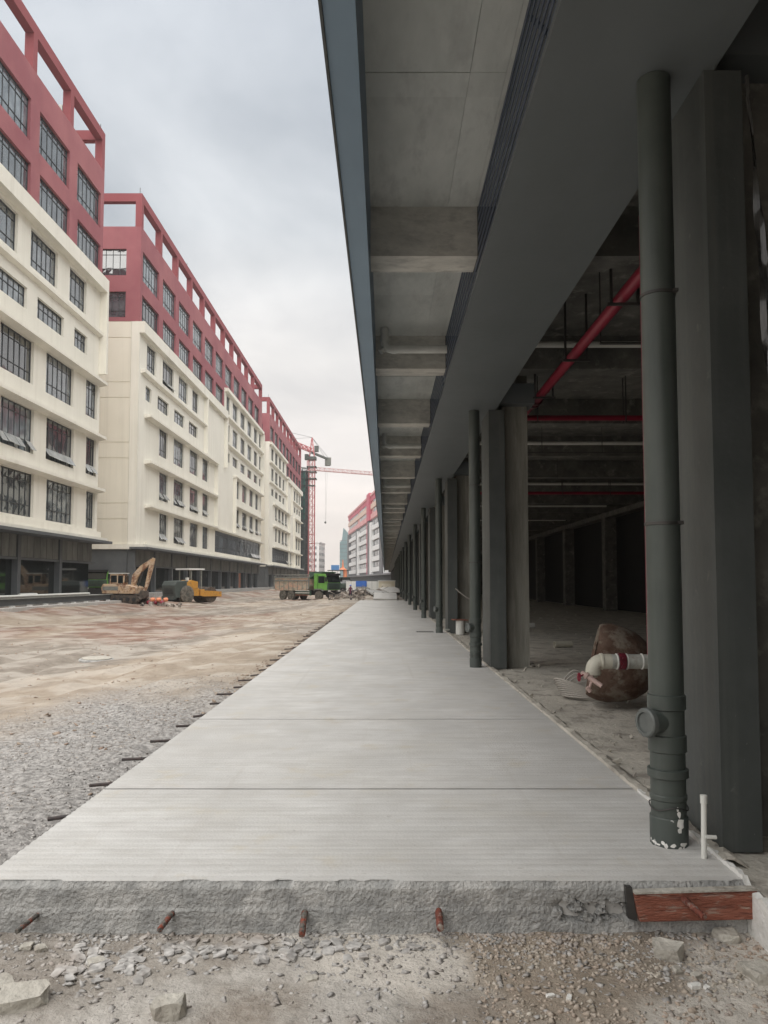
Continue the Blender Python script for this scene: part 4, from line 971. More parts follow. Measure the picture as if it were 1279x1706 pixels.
# ------------------------------------------------------------------ far background buildings
FR = bpy.data.objects.new('pink_topped_building', None); COL.objects.link(FR)
tag(FR, 'far grey and white block with pink and red top storeys at canopy edge', 'building'); FR.location = (2.7, 270, 0); FR.rotation_euler.z = math.atan2(24.4, 179)
def FRb(mb, name, m): return mb.build(name, M[m], FR)
LF = 181.0
FRb(MB().box(0.6, 30, 0, LF, -1, 28.6), 'core', 'fargrey'); FRb(MB().box(0.6, 30, 0, LF, 28.6, 36.8), 'upper_core', 'pink'); FRb(MB().box(-1.2, 30, -1, LF+1, 4.0, 4.6), 'podium_canopy', 'fargrey')
FRb(MB().box(0.2, 30.2, -0.2, LF+0.2, 36.8, 39.0), 'red_parapet', 'farred'); FRb(MB().box(-0.2, 30.2, -0.4, LF+0.4, 39.0, 39.9), 'roof_edge', 'pink')
for k in range(5): FRb(MB().box(0, 0.62, 1, LF-1, 6.6 + 4.5*k - 0.9, 6.6 + 4.5*k + 1.0), 'spandrel', 'white')
for k in range(2): FRb(MB().box(0, 0.62, 1, LF-1, 28.8 + 4.4*k, 31.0 + 4.4*k), 'pink_spandrel', 'palecream' if k else 'pink')
for (a_, b_, m, top) in ((8, 22, 'white', 27.4), (26, 34, 'fargrey', 28.2), (62, 68, 'white', 27.2), (70, 76, 'fargrey', 28.4), (77, 79, 'farred', 40.4), (120, 124, 'white', 27), (125, 129, 'fargrey', 28.4), (LF-6, LF, 'fargrey', 28.4)):
    FRb(MB().box(-0.5, 0.62, a_, b_, 4.6, top), 'pier', m)
FRb(MB().box(-0.7, 0.7, 68, 78, 28.4, 40.6), 'red_pier', 'farred')
wm = MB().box(0, 0.3, 0, 3.6, 0, 1.9).build('window', M['glass'], mesh_only=True)
wm2 = MB().box(0, 0.2, 0, 0.9, 0, 2.2).build('pier_strip', M['white'], mesh_only=True)
for k in range(7):
    z = (7.7 + 4.5*k) if k < 5 else (31.3 + 4.4*(k-5) - 0.0)
    y = 36
    while y < LF-8:
        if not (60 < y+2 < 79 or 118 < y+2 < 129): child('window', wm, FR, (0.38, y, z)); 
        y += 5.2
o = MB()
for k in range(60): o.box(-0.3, 0.0, 1+3*k, 1.5+3*k, 0, 4.0)
sf = FRb(o, 'podium_ribs', 'podium'); sf['kind'] = 'stuff'
# white apartment block, tall glass tower
wb = root('white_apartment_block', (-34.5, 400, 0), 'distant white apartment block standing behind the crane mast', 'building')
wb.rotation_euler.z = R(-6)
def local(mb, name, m, parent, **k):
    sv = WL.get(parent.name); WL[parent.name] = Vector(); o = mb.build(name, M[m], parent, **k)
    return o
local(MB().box(-14, 1.6, -8, 8, -1, 21.2), 'wall', 'white', wb)
local(MB().box(-14.3, 1.9, -8.3, 8.3, 21.2, 21.8), 'roof', 'white', wb)
wmf = MB().box(0, 0.12, 0, 1.5, 0, 1.4).build('window', M['glass'], mesh_only=True)
for k in range(6):
    for j in range(5): child('window', wmf, wb, (-1.2 - 2.6*j, -8.06, 2.5 + 3.1*k), (0, 0, -PI/2))
    for j in range(5): child('window', wmf, wb, (1.56, -7 + 3*j, 2.5 + 3.1*k))
gtw = root('glass_tower', (-26, 600, 0), 'tall teal glass tower with a slanted pointed top behind far block', 'building')
local(MB().prism([(-9, -1), (12, -1), (12, 30), (2, 34), (-6.2, 43), (-7.5, 33), (-9, 32)], -8, 8), 'curtain_wall', 'tealglass', gtw)
mb = MB()
for k in range(12): mb.box(-9.1, 12, -8.2, -8.0, 3*k, 3*k+0.3)
o = local(mb, 'floor_bands', 'podium', gtw); o['kind'] = 'stuff'
# low dark strip of far trees and roofs at the street end
mb = MB(); rs3 = random.Random(21)
for i in range(500):
    x = rs3.uniform(-60, 20); z = rs3.uniform(-1, 2.5 + 1.5*math.sin(x*0.4)); y = 460 + rs3.uniform(-8, 8)
    s = rs3.uniform(0.6, 1.8); mb.obox((x, y, z), (s, s, s*0.7), (rs3.random()*3, rs3.random()*3, rs3.random()*3))
M['farleaf'] = mat('far_foliage', (0.06, 0.08, 0.05), (0.1, 0.11, 0.07), scale=0.5)
tag(mb.build('far_hedge', M['farleaf']), 'low line of far greenery closing the street end', kind='stuff')

# ------------------------------------------------------------------ tower cranes
def lattice(a, b, w_, step, chord, diag, tri=False):
    mb = MB(); a = Vector(a); b = Vector(b); d = b-a; L_ = d.length; u = d.normalized()
    if abs(u.z) > 0.9: s1, s2 = Vector((1,0,0)), Vector((0,1,0))
    else:
        s1 = u.cross(Vector((0,0,1))).normalized(); s2 = Vector((0,0,1))
    if tri: cs = [s1*w_/2, -s1*w_/2, s2*w_*0.95]
    else: cs = [(s1+s2)*w_/2, (s1-s2)*w_/2, (-s1-s2)*w_/2, (-s1+s2)*w_/2]
    for c in cs: mb.bar(a+c, b+c, chord)
    n = max(1, int(L_/step))
    for i in range(n):
        p0 = a + d*i/n; p1 = a + d*(i+1)/n
        for j in range(len(cs)):
            c0, c1 = cs[j], cs[(j+1) % len(cs)]
            if i % 2: c0, c1 = c1, c0
            mb.bar(p0+c0, p1+c1, diag); mb.bar(p1+cs[j], p1+cs[(j+1) % len(cs)], diag)
    return mb
cz = 40.0
c1 = root('tower_crane', (-21.6, 225, 0), 'nearer red tower crane with counterweight block at right of its mast', 'tower crane')
lattice((-21.6, 225, -1), (-21.6, 225, 37.2), 1.7, 2.7, 0.13, 0.055).build('mast', M['craneR'], c1)
mb = MB()
for z in (31.5, 33.5, 35.0):
    for q in ((-23.0, -20.2, 223.6, 223.9), (-23.0, -20.2, 226.1, 226.4), (-23.0, -22.7, 223.6, 226.4), (-20.5, -20.2, 223.6, 226.4)): mb.box(*q, z, z+0.3)
mb.box(-22.9, -20.3, 223.7, 226.3, 37.3, 38.2); mb.box(-22.6, -20.6, 224, 226, 29.5, 29.8); mb.build('climbing_platform', M['craneD'], c1)
MB().bar((-22.3, 224.3, 38.2), (-21.65, 225, 44.0), 0.13).bar((-20.9, 224.3, 38.2), (-21.55, 225, 44.0), 0.13).bar((-22.3, 225.7, 38.2), (-21.65, 225, 44.0), 0.13).bar((-20.9, 225.7, 38.2), (-21.55, 225, 44.0), 0.13).bar((-22.1, 224.4, 40), (-21.1, 224.5, 41), 0.08).bar((-21.2, 224.5, 41), (-21.8, 224.7, 42.3), 0.08).build('apex_tower', M['craneR'], c1)
MB().box(-23.6, -22.5, 223.4, 225.0, 37.2, 38.8).build('cab', M['machdark'], c1)
jd = Vector((-2.7, -8.7, 0)).normalized(); jr = Vector((-21.6, 225, 39.6))
lattice(jr, jr + jd*50, 1.2, 1.8, 0.12, 0.08, tri=True).build('jib', M['craneR'], c1)
ce = jr - jd*13.5
mb = MB(); mb.bar(jr + Vector((0,0,-0.1)), ce + Vector((0,0,-0.1)), 0.42, n=4); mb.box(-21.1, -19.9, 227, 228.4, 40.2, 41.9); mb.build('counter_jib', M['craneD'], c1)
MB().obox(ce + Vector((-0.2, -0.6, -0.9)), (1.5, 2.2, 2.4), (0, 0, 0.3)).build('counterweight', M['concr'], c1)
ap = Vector((-21.6, 225, 44.0)); mb = MB()
for e in (jr + jd*16 + Vector((0,0,1.1)), jr + jd*36 + Vector((0,0,1.1)), ce + Vector((0,0,0.2)), ce + Vector((-1.0,-1.6,0.2))): mb.bar(ap, e, 0.05)
mb.build('pendant_line', M['craneD'], c1)
c2 = root('far_tower_crane', (-26, 262, 0), 'farther tower crane whose pale red jib reaches right across the street', 'tower crane')
lattice((-25.6, 260, -1), (-25.6, 260, 42.5), 1.8, 2.2, 0.15, 0.09).build('mast', M['craneP'], c2)
d2 = Vector((20.9, 12.0, 0)).normalized(); j0 = Vector((-25.4, 260, 39.4))
lattice(j0, j0 + d2*56, 1.15, 1.7, 0.11, 0.07, tri=True).build('jib', M['craneP'], c2)
lattice(j0, j0 - d2*10, 1.1, 1.8, 0.15, 0.1).build('counter_jib', M['craneD'], c2)
hx = j0 + d2*5.6
mb = MB(); mb.bar(hx, hx + Vector((0, 0, -17.3)), 0.03); mb.bar(hx + Vector((0.6,0,0)), hx + Vector((0.2, 0, -17.3)), 0.03); mb.build('hoist_line', M['craneD'], c2)
MB().lathe(hx + Vector((0.05, 0, -18.1)), (0,0,1), [(0.05, 0), (0.32, 0.25), (0.36, 0.6), (0.1, 0.9)], 10).build('hook_block', M['craneD'], c2)

# ------------------------------------------------------------------ vehicles
def wheel(parent, x, y, r, w_, rimr=0.55, rimm='tipperrail'):
    sv = MB(); sv.lathe((x, y - w_/2, r), (0, 1, 0), [(r*0.62, 0.0), (r*0.9, 0.0), (r, 0.05), (r, w_-0.05), (r*0.9, w_), (r*0.62, w_)], 26)
    o = local(sv, 'wheel', 'rubber', parent, smooth=True)
    s2 = MB(); s2.lathe((x, y - w_/2 + 0.03, r), (0, 1, 0), [(r*0.56, 0), (r*0.52, 0.05), (r*0.25, 0.07), (r*0.22, -0.03), (r*0.05, -0.03), (r*0.05, w_-0.03), (r*0.22, w_-0.03), (r*0.25, w_-0.13), (r*0.52, w_-0.11), (r*0.56, w_-0.06)], 20, cap=False)
    k = local(s2, 'rim', rimm, parent, smooth=True); k.parent = o
    return o
def dump_truck(name, label, cabm, bodym, s=1.0, tarp=True):
    t = root(name, (0, 0, 0), label, 'dump truck')
    # local: +x is forward, length about 8.4
    Lf = lambda mb, n, m, **k: local(mb, n, m, t, **k)
    Lf(MB().box(-4.1, 3.9, -0.6, 0.6, 0.62, 1.12), 'chassis', 'black')
    for x in (-3.1, -1.75, 2.75):
        for y in (-1.05, 1.05): wheel(t, x, y, 0.56, 0.36)
    # tipper tub
    mb = MB(); 
    sec = [(-4.35, 1.10), (0.95, 1.10), (1.35, 1.60), (1.35, 2.55), (-4.45, 2.55), (-4.5, 1.35)]
    mb.prism(sec, -1.22, 1.22); Lf(mb, 'tub', bodym)
    mb = MB()
    for z in (2.50, 2.15): 
        for s_ in (-1, 1): mb.box(-4.5, 1.4, s_*1.25-0.05, s_*1.25+0.05, z, z+0.14)
    for x in (-4.45, 1.25):
        for s_ in (-1, 1): mb.box(x-0.06, x+0.1, s_*1.26-0.04, s_*1.26+0.04, 1.3, 2.75)
    Lf(mb, 'tub_rail', 'tipperrail')
    for x in np.arange(-3.6, 1.0, 0.75):
        for s_ in (-1, 1): Lf(MB().box(x, x+0.07, s_*1.23-0.03, s_*1.23+0.03, 1.15, 2.14), 'tub_rib', 'tipperrail')
    Lf(MB().box(-4.3, 1.2, -1.1, 1.1, 2.3, 2.5), 'load', 'track')
    for s_ in (-1, 1):
        Lf(MB().box(-4.4, 1.3, s_*1.2-0.03, s_*1.2+0.03, 2.86, 2.93), 'rack_rail', 'tipperrail')
        for k in range(12): Lf(MB().box(-4.35+0.5*k, -4.30+0.5*k, s_*1.2-0.025, s_*1.2+0.025, 2.64, 2.86), 'rack_post', 'tipperrail')
    Lf(MB().prism([(1.36, 2.4), (1.9, 2.75), (3.5, 3.12), (3.5, 3.2), (1.2, 3.2)], -1.15, 1.15), 'headboard', 'greend')
    # cab
    mb = MB(); mb.prism([(2.0, 1.25), (4.05, 1.15), (4.12, 1.95), (3.85, 2.95), (2.0, 3.0)], -1.2, 1.2); Lf(mb, 'cab', cabm, bevel=0.05)
    Lf(MB().prism([(4.125, 2.02), (3.90, 2.78), (3.94, 2.80), (4.165, 2.02)], -1.08, 1.08), 'windscreen', 'podglass')
    for s_ in (-1, 1):
        Lf(MB().box(2.75, 3.72, s_*1.21-0.015, s_*1.21+0.015, 1.95, 2.70), 'side_window', 'podglass')
        Lf(MB().box(2.62, 2.65, s_*1.21-0.012, s_*1.21+0.012, 1.30, 2.85), 'door_gap', 'black')
        Lf(MB().box(3.95, 4.20, s_*1.35-0.06, s_*1.35+0.06, 2.1, 2.6), 'mirror', 'black')
        Lf(MB().box(4.10, 4.18, s_*0.85-0.18, s_*0.85+0.18, 1.0, 1.18), 'headlight', 'pvc')
        Lf(MB().prism([(2.1, 1.05), (2.25, 1.22), (3.25, 1.22), (3.4, 1.05), (3.5, 1.05), (3.3, 1.32), (2.2, 1.32), (2.0, 1.05)], s_*1.2-0.1, s_*1.2+0.1), 'mudguard', 'tipperrail')
        Lf(MB().box(-0.9, 1.4, s_*1.0-0.1, s_*1.0+0.1, 0.55, 1.1), 'side_tank', 'greend')
        for z in (0.6, 0.85, 1.1): Lf(MB().box(-0.95, 1.3, s_*1.2-0.02, s_*1.2+0.02, z-0.045, z+0.045), 'side_guard', 'pvc' if z > 0.8 else 'board')
    Lf(MB().box(3.9, 4.2, -1.2, 1.2, 0.45, 1.0), 'bumper', 'black'); Lf(MB().box(3.95, 4.145, -1.15, 1.15, 1.25, 1.95), 'grille', 'greend')
    for k in range(4): Lf(MB().box(4.14, 4.17, -0.9, 0.9, 1.32+0.14*k, 1.37+0.14*k), 'grille_bar', 'black')
    Lf(MB().box(3.75, 4.15, -1.15, 1.15, 2.78, 3.02), 'sun_visor', 'black')
    t.scale = (s, s, s); return t
def gz(x, y): return float(ground_z(np.array([x]), np.array([y]))[0])
tk = dump_truck('dump_truck', 'bright green dump truck with muddy tipper tub crossing the dirt road', 'green', 'tipper')
tk.location = (-8.5, 85, -0.54); tk.rotation_euler.z = R(-36); tk.scale = (0.90, 0.95, 0.97)
tk2 = dump_truck('parked_truck', 'dark green truck seen head-on behind the bright green dump truck', 'greend', 'greend')
tk2.location = (-7.0, 128, -0.5); tk2.rotation_euler.z = R(-84); tk2.scale = (0.85, 0.85, 0.85)
tk3 = dump_truck('small_green_truck', 'green truck half hidden between the first and second cream blocks', 'green', 'tipper')
tk3.location = (-27.0, 76, -0.1); tk3.rotation_euler.z = R(-92); tk3.scale = (0.95, 0.95, 0.9)
# road roller
def roller():
    t = root('road_roller', (0, 0, 0), 'yellow and dark road roller with open canopy parked on the dirt', 'road roller')
    Lf = lambda mb, n, m, **k: local(mb, n, m, t, **k)
    Lf(MB().prism([(-2.15, 0.45), (-0.45, 0.45), (-0.45, 1.75), (-0.9, 1.9), (-2.05, 1.85), (-2.3, 1.5)], -0.95, 0.95), 'engine_hood', 'machdark', bevel=0.04)
    Lf(MB().box(-2.3, -2.1, -0.9, 0.9, 0.3, 0.6), 'rear_bumper', 'machdark')
    mb = MB()
    for k in range(6): mb.box(-2.27, -2.19, -0.6, 0.6, 0.8+0.12*k, 0.86+0.12*k)
    Lf(mb, 'radiator_grille', 'black')
    Lf(MB().box(-0.45, 0.45, -0.93, 0.93, 0.6, 1.25), 'operator_platform', 'yellow', bevel=0.02)
    Lf(MB().prism([(-0.95, 1.2), (0.3, 1.2), (0.3, 1.8), (-0.55, 1.95), (-0.95, 1.75)], -0.96, 0.3), 'side_panel', 'yellow', bevel=0.02)
    Lf(MB().box(-0.1, 0.3, -0.3, 0.3, 1.25, 1.65), 'seat', 'black'); Lf(MB().bar((0.35, 0, 1.2), (0.25, 0, 1.9), 0.05).bar((0.15, 0, 1.9), (0.4, 0, 1.95), 0.18, n=10), 'steering_column', 'black')
    for x in (-0.4, 0.75):
        for y in (-0.85, 0.85): Lf(MB().box(x-0.04, x+0.04, y-0.05, y+0.05, 1.2, 2.80), 'canopy_post', 'tipperrail')
    Lf(MB().box(-0.75, 1.0, -1.0, 1.0, 2.80, 2.93), 'canopy_roof', 'offwhite')
    Lf(MB().box(-0.8, -0.6, -0.8, -0.55, 1.9, 2.15), 'white_can', 'pvc')
    for y in (-0.88, 0.88): wheel(t, -0.95, y, 0.74, 0.46)
    for y in (-1.05, 1.05): Lf(MB().prism([(0.7, 0.55), (2.9, 0.55), (2.9, 0.95), (1.0, 1.05)], y-0.09, y+0.09), 'drum_yoke', 'yellow')
    Lf(MB().box(0.5, 0.95, -1.1, 1.1, 0.6, 1.15), 'front_frame', 'yellow', bevel=0.02); Lf(MB().box(2.75, 2.95, -1.1, 1.1, 0.5, 0.95), 'front_beam', 'yellow')
    Lf(MB().lathe((1.85, -0.94, 0.68), (0,1,0), [(0.6, 0), (0.68, 0), (0.68, 1.88), (0.6, 1.88)], 36), 'drum', 'track', smooth=True)
    Lf(MB().bar((0.8, -1.05, 2.2), (0.95, -1.2, 2.3), 0.03).box(0.9, 1.0, -1.35, -1.1, 2.15, 2.4), 'mirror', 'black')
    return t
rl = roller(); rl.location = (-18.1, 71, -0.40); rl.rotation_euler.z = R(52); rl.scale = (1.0, 1.0, 1.08); rl.location.z = gz(-18.1, 71) - 0.03
# excavator
def excavator():
    t = root('excavator', (0, 0, 0), 'mud covered tracked excavator with folded boom before the grey podium wall', 'excavator')
    Lf = lambda mb, n, m, **k: local(mb, n, m, t, **k)
    for y in (-0.85, 0.85):
        pts = [(-1.45, 0.32), (-1.2, 0.06), (1.2, 0.06), (1.45, 0.32), (1.2, 0.62), (-1.2, 0.62)]
        o = Lf(MB().prism(pts, y-0.25, y+0.25), 'track', 'track')
        for k in range(5): q = Lf(MB().lathe((-1.0+0.5*k, y-0.29, 0.3), (0,1,0), [(0.16, 0), (0.16, 0.58)], 12), 'track_roller', 'black'); q.parent = o
        for k in range(12): q = Lf(MB().box(-1.25+0.22*k, -1.12+0.22*k, y-0.27, y+0.27, 0.62, 0.67), 'track_shoe', 'track'); q.parent = o
    Lf(MB().lathe((0, 0, 0.5), (0,0,1), [(0.5, 0), (0.5, 0.25)], 20), 'slew_ring', 'black')
    Lf(MB().prism([(-1.55, 0.75), (1.0, 0.72), (1.0, 1.25), (0.4, 1.42), (-1.5, 1.5), (-1.65, 1.2)], -1.0, 1.0), 'upper_body', 'digger', bevel=0.04)
    Lf(MB().box(-1.5, -0.3, -1.02, -0.985, 1.0, 1.3), 'side_plate', 'tipperrail')
    Lf(MB().prism([(-1.0, 1.5), (0.12, 1.45), (0.18, 2.1), (0.02, 2.28), (-0.95, 2.28)], -0.95, -0.05), 'cab', 'digger', bevel=0.03)
    Lf(MB().box(-0.88, -0.42, -0.975, -0.94, 1.62, 2.15), 'cab_window', 'podglass'); Lf(MB().box(-0.32, 0.06, -0.975, -0.94, 1.55, 2.15), 'door_window', 'podglass'); Lf(MB().box(0.16, 0.21, -0.85, -0.15, 1.6, 2.15), 'windscreen', 'podglass')
    Lf(MB().box(-1.05, 0.2, -1.0, 0.0, 2.28, 2.35), 'cab_roof', 'pvc')
    def arm(pts, w0, m, n):
        mb = MB(); top = []; bot = []
        for i, (x, z, h_) in enumerate(pts):
            a = Vector(pts[max(i-1, 0)][:2]); b = Vector(pts[min(i+1, len(pts)-1)][:2]); d = (b-a).normalized(); nrm = Vector((-d.y, d.x))
            top.append((x+nrm.x*h_, z+nrm.y*h_)); bot.append((x-nrm.x*h_, z-nrm.y*h_))
        for i in range(len(pts)-1): mb.prism([bot[i], bot[i+1], top[i+1], top[i]], w0[0], w0[1])
        return Lf(mb, n, m)
    arm([(0.45, 1.15, 0.14), (0.62, 2.1, 0.22), (1.15, 2.75, 0.20), (1.95, 3.35, 0.12)], (0.0, 0.32), 'digger', 'boom')
    arm([(2.08, 3.52, 0.10), (1.95, 3.2, 0.16), (1.55, 1.4, 0.11), (1.4, 0.95, 0.08)], (0.03, 0.29), 'digger', 'stick')
    Lf(MB().bar((0.85, 0.16, 1.3), (1.2, 0.16, 2.45), 0.06, n=8), 'boom_cylinder', 'steel'); Lf(MB().bar((1.15, 0.16, 3.0), (2.0, 0.16, 3.55), 0.07, n=8), 'stick_cylinder', 'steel')
    Lf(MB().prism([(1.2, 1.0), (1.55, 0.95), (1.6, 0.5), (1.25, 0.3), (0.9, 0.45), (1.0, 0.6)], -0.25, 0.57), 'bucket', 'track')
    return t
ex = excavator(); ex.location = (-20.3, 60.5, gz(-20.3, 60.5) - 0.03); ex.rotation_euler.z = R(-2)

# person
def person(loc, rz_):
    t = root('person', (0, 0, 0), 'standing worker in a maroon jacket and dark trousers before the rubble', 'person')
    J = {'pel': (0,0,.92,.14), 'chest': (0,0,1.25,.17), 'neck': (0,0,1.45,.06), 'head': (0,.01,1.60,.105), 'crown': (0,.01,1.70,.07), 'shL': (-.19,0,1.38,.06), 'elL': (-.26,.03,1.12,.045), 'haL': (-.24,.12,.90,.035),
         'shR': (.19,0,1.38,.06), 'elR': (.27,.03,1.12,.045), 'haR': (.22,.16,.95,.035), 'knL': (-.11,.02,.50,.065), 'ftL': (-.13,0,.06,.05), 'toL': (-.13,.14,.04,.04), 'knR': (.12,.04,.50,.065), 'ftR': (.14,-.03,.06,.05), 'toR': (.14,.11,.04,.04)}
    E = [('pel','chest'),('chest','neck'),('neck','head'),('head','crown'),('chest','shL'),('shL','elL'),('elL','haL'),('chest','shR'),('shR','elR'),('elR','haR'),('pel','knL'),('knL','ftL'),('ftL','toL'),('pel','knR'),('knR','ftR'),('ftR','toR')]
    ks = list(J); me = bpy.data.meshes.new('body'); me.from_pydata([J[k][:3] for k in ks], [(ks.index(a), ks.index(b)) for a, b in E], [])
    ob = bpy.data.objects.new('body', me); COL.objects.link(ob); ob.parent = t
    sk_ = ob.modifiers.new('s', 'SKIN'); lay = me.skin_vertices[0]
    for i, k in enumerate(ks): lay.data[i].radius = (J[k][3], J[k][3]*0.85); lay.data[i].use_root = (k == 'pel')
    sb = ob.modifiers.new('u', 'SUBSURF'); sb.levels = 1; sb.render_levels = 1
    me.materials.append(M['maroon'])
    L2 = lambda mb, n, m, **k: local(mb, n, m, t, **k)
    for s_ in (-1, 1): L2(MB().bar((s_*.09, .0, .92), (s_*.13, .02, .1), .105, n=10, r2=.075), 'trouser_leg', 'trouser', smooth=True)
    L2(MB().lathe((0, .02, 1.52), (0,0,1), [(.06,0), (.098,.05), (.105,.12), (.08,.19)], 12), 'face', 'skin', smooth=True)
    L2(MB().lathe((0, .01, 1.62), (0,0,1), [(.125,0), (.12,.05), (.09,.11), (.03,.14)], 12), 'hard_hat', 'blue', smooth=True)
    t.location = loc; t.rotation_euler.z = rz_; return t
person((-3.42, 76, gz(-3.42, 76)), R(170)).scale = (0.78, 0.78, 0.78)

# ------------------------------------------------------------------ street end: fence, cabin, heap, sheets
fn = root('site_fence', (-3, 116, -0.4), 'white panelled site fence closing the end of the street', 'fence')
for k in range(10):
    x0 = -5.9 + 0.78*k; 
    MB().box(x0+0.02, x0+0.76, 116, 116.08, -0.7, 1.55).build('fence_panel', M['offwhite'], fn)
    MB().box(x0-0.03, x0+0.03, 116.1, 116.2, -0.7, 1.6).build('fence_post', M['tipperrail'], fn)
bs = root('blue_hoarding', (-3.6, 115.7, -0.4), 'deep blue hoarding panel in front of the white site fence', 'panel')
MB().box(-4.4, -2.8, 115.6, 115.75, 0.75, 1.62).build('panel', M['blue'], bs); MB().box(-4.3, -4.2, 115.6, 115.7, -0.8, 0.75).box(-3.0, -2.9, 115.6, 115.7, -0.8, 0.75).build('support_frame', M['tipperrail'], bs)
cbn = root('site_cabin', (0.1, 112, -0.4), 'small beige site cabin at the right end of the white fence', 'cabin')
MB().box(-0.95, 1.4, 111, 114, -0.8, 1.55).build('wall', M['beige'], cbn); MB().box(-1.05, 1.5, 110.9, 114.1, 1.55, 1.68).build('roof', M['offwhite'], cbn); MB().box(-0.5, 0.9, 110.95, 111.01, 0.2, 1.2).build('panel', M['creamd'], cbn)
sg = root('blue_sign', (-13.1, 200, 0), 'small blue billboard rising above the green truck cab', 'sign')
local(MB().box(-0.95, 1.15, -0.1, 0.1, 4.4, 5.8), 'sign_panel', 'skyblue', sg); local(MB().bar((-0.6, 0, -1), (-0.6, 0, 4.4), 0.12).bar((0.8, 0, -1), (0.8, 0, 4.4), 0.12), 'posts', 'tipperrail', sg).name = 'support'
og = root('orange_pylon', (-11.0, 200, 0), 'orange tapering pylon with a flared hood beyond the trucks', 'pylon')
local(MB().lathe((0, 0, 4.6), (0,0,1), [(1.1, 0), (0.36, 0.5), (0.25, 0.9), (0.1, 2.6)], 12), 'hood', 'orange', og, smooth=True); local(MB().lathe((0.6, 0, -1), (0,0,1), [(0.5, 0), (0.5, 5.6)], 10), 'stem', 'orange', og, smooth=True); local(MB().box(-4, 1.5, -0.3, 0.3, 4.25, 4.5), 'gantry', 'craneD', og)
# broken slab sheets and spoil at the slab end
rs4 = random.Random(44)
def rock_mesh(name, sx, sy, sz, m, seed, cuts=7, flat=0.0):
    r_ = random.Random(seed); bm = bmesh.new(); bmesh.ops.create_cube(bm, size=1.0)
    for v in bm.verts: v.co = Vector((v.co.x*sx*r_.uniform(.75, 1.1), v.co.y*sy*r_.uniform(.75, 1.1), v.co.z*sz*r_.uniform(.7, 1.1)))
    for i in range(cuts):
        n_ = Vector((r_.uniform(-1, 1), r_.uniform(-1, 1), r_.uniform(-0.3, 1))).normalized()
        d_ = abs(n_.x)*sx/2 + abs(n_.y)*sy/2 + abs(n_.z)*sz/2
        g = bm.verts[:] + bm.edges[:] + bm.faces[:]
        res = bmesh.ops.bisect_plane(bm, geom=g, plane_co=n_*d_*r_.uniform(0.62, 0.85), plane_no=n_, clear_outer=True)
        ed = [e for e in res['geom_cut'] if isinstance(e, bmesh.types.BMEdge)]
        if ed: bmesh.ops.holes_fill(bm, edges=ed)
    bmesh.ops.triangulate(bm, faces=bm.faces); bmesh.ops.subdivide_edges(bm, edges=bm.edges[:], cuts=1, use_grid_fill=True)
    s_ = min(sx, sy, sz)
    for v in bm.verts: v.co += Vector((r_.uniform(-1, 1), r_.uniform(-1, 1), r_.uniform(-1, 1)))*s_*0.035
    me = bpy.data.meshes.new(name); bmesh.ops.recalc_face_normals(bm, faces=bm.faces); bm.to_mesh(me); bm.free(); me.materials.append(M[m]); return me
def put(name, me, loc, rot, label, cat, group=None):
    o = bpy.data.objects.new(name, me); COL.objects.link(o); o.location = loc; o.rotation_euler = rot; return tag(o, label, cat, group)
for i, (x, y, sx, sy, z, ry, rx) in enumerate(((0.0, 74, 2.2, 5.0, 0.10, 0.03, 0.10), (-0.7, 79, 2.0, 3.6, 0.35, 0.10, 0.12), (0.7, 82, 1.8, 3.0, 0.60, -0.08, 0.16))):
    me_ = MB().box(-sx/2, sx/2, -sy/2, sy/2, -0.06, 0.06).build('broken_slab', M['walkface'] if i == 1 else M['walk'], mesh_only=True)
    put('broken_slab', me_, (x, y, z), (rx, ry, 0.2*i), ['nearest pale broken slab sheet lying tilted beyond the walkway end', 'pale slab sheet leaning on the left of the spoil heap', 'farthest pale slab sheet on top of the spoil heap'][i], 'concrete sheet')
mb = MB()
for i in range(900):
    a_ = rs4.gauss(0, 1); x = -2.2 + a_*2.6; y = 82 + rs4.gauss(0, 5); 
    if y < 72 or x < -5.6 or (x > -1.9 and y < 83): continue
    s = 0.08 + 0.34*rs4.random()**3; mb.obox((x, y, gz(x, y) + s*0.2 + 0.12*rs4.random()), (s*rs4.uniform(.8, 2.4), s, s*0.6), (rs4.random()*3, rs4.random()*3, rs4.random()*3))
for i in range(60):
    x = rs4.uniform(-5, 1.6); y = rs4.uniform(74, 92); z = gz(x, y)+0.1; L_ = rs4.uniform(0.8, 2.2); a_ = rs4.random()*PI
    mb.bar((x, y, z), (x+L_*math.cos(a_), y+0.4*L_*math.sin(a_), z+rs4.uniform(0, 0.7)), 0.03)
M['spoil'] = mat('site_spoil', (0.16, 0.125, 0.10), (0.38, 0.34, 0.30), scale=2.2, rough=0.95, detail=3, c3=(0.05, 0.05, 0.05), s3=1.7, t3=0.55, w3=0.05)
tag(mb.build('spoil_heap', M['spoil']), 'heap of broken concrete, soil and timber beyond the walkway', kind='stuff')
mb = MB()
for i in range(110):
    x = rs4.uniform(-21.5, -17.0); y = 62 + rs4.gauss(0, 1.5); s = 0.05 + 0.22*rs4.random()**2
    mb.obox((x, y, gz(x, y) + s*0.3), (s*rs4.uniform(.8, 2.4), s, s*0.6), (rs4.random()*3, rs4.random()*3, rs4.random()*3))
tag(mb.build('site_rubble', M['spoil']), 'dark rubble strewn around the excavator tracks', kind='stuff')
bg_ = root('orange_sacks', (-18.4, 61.0, -0.3), 'small pile of red and orange sacks at right of the excavator', 'sacks')
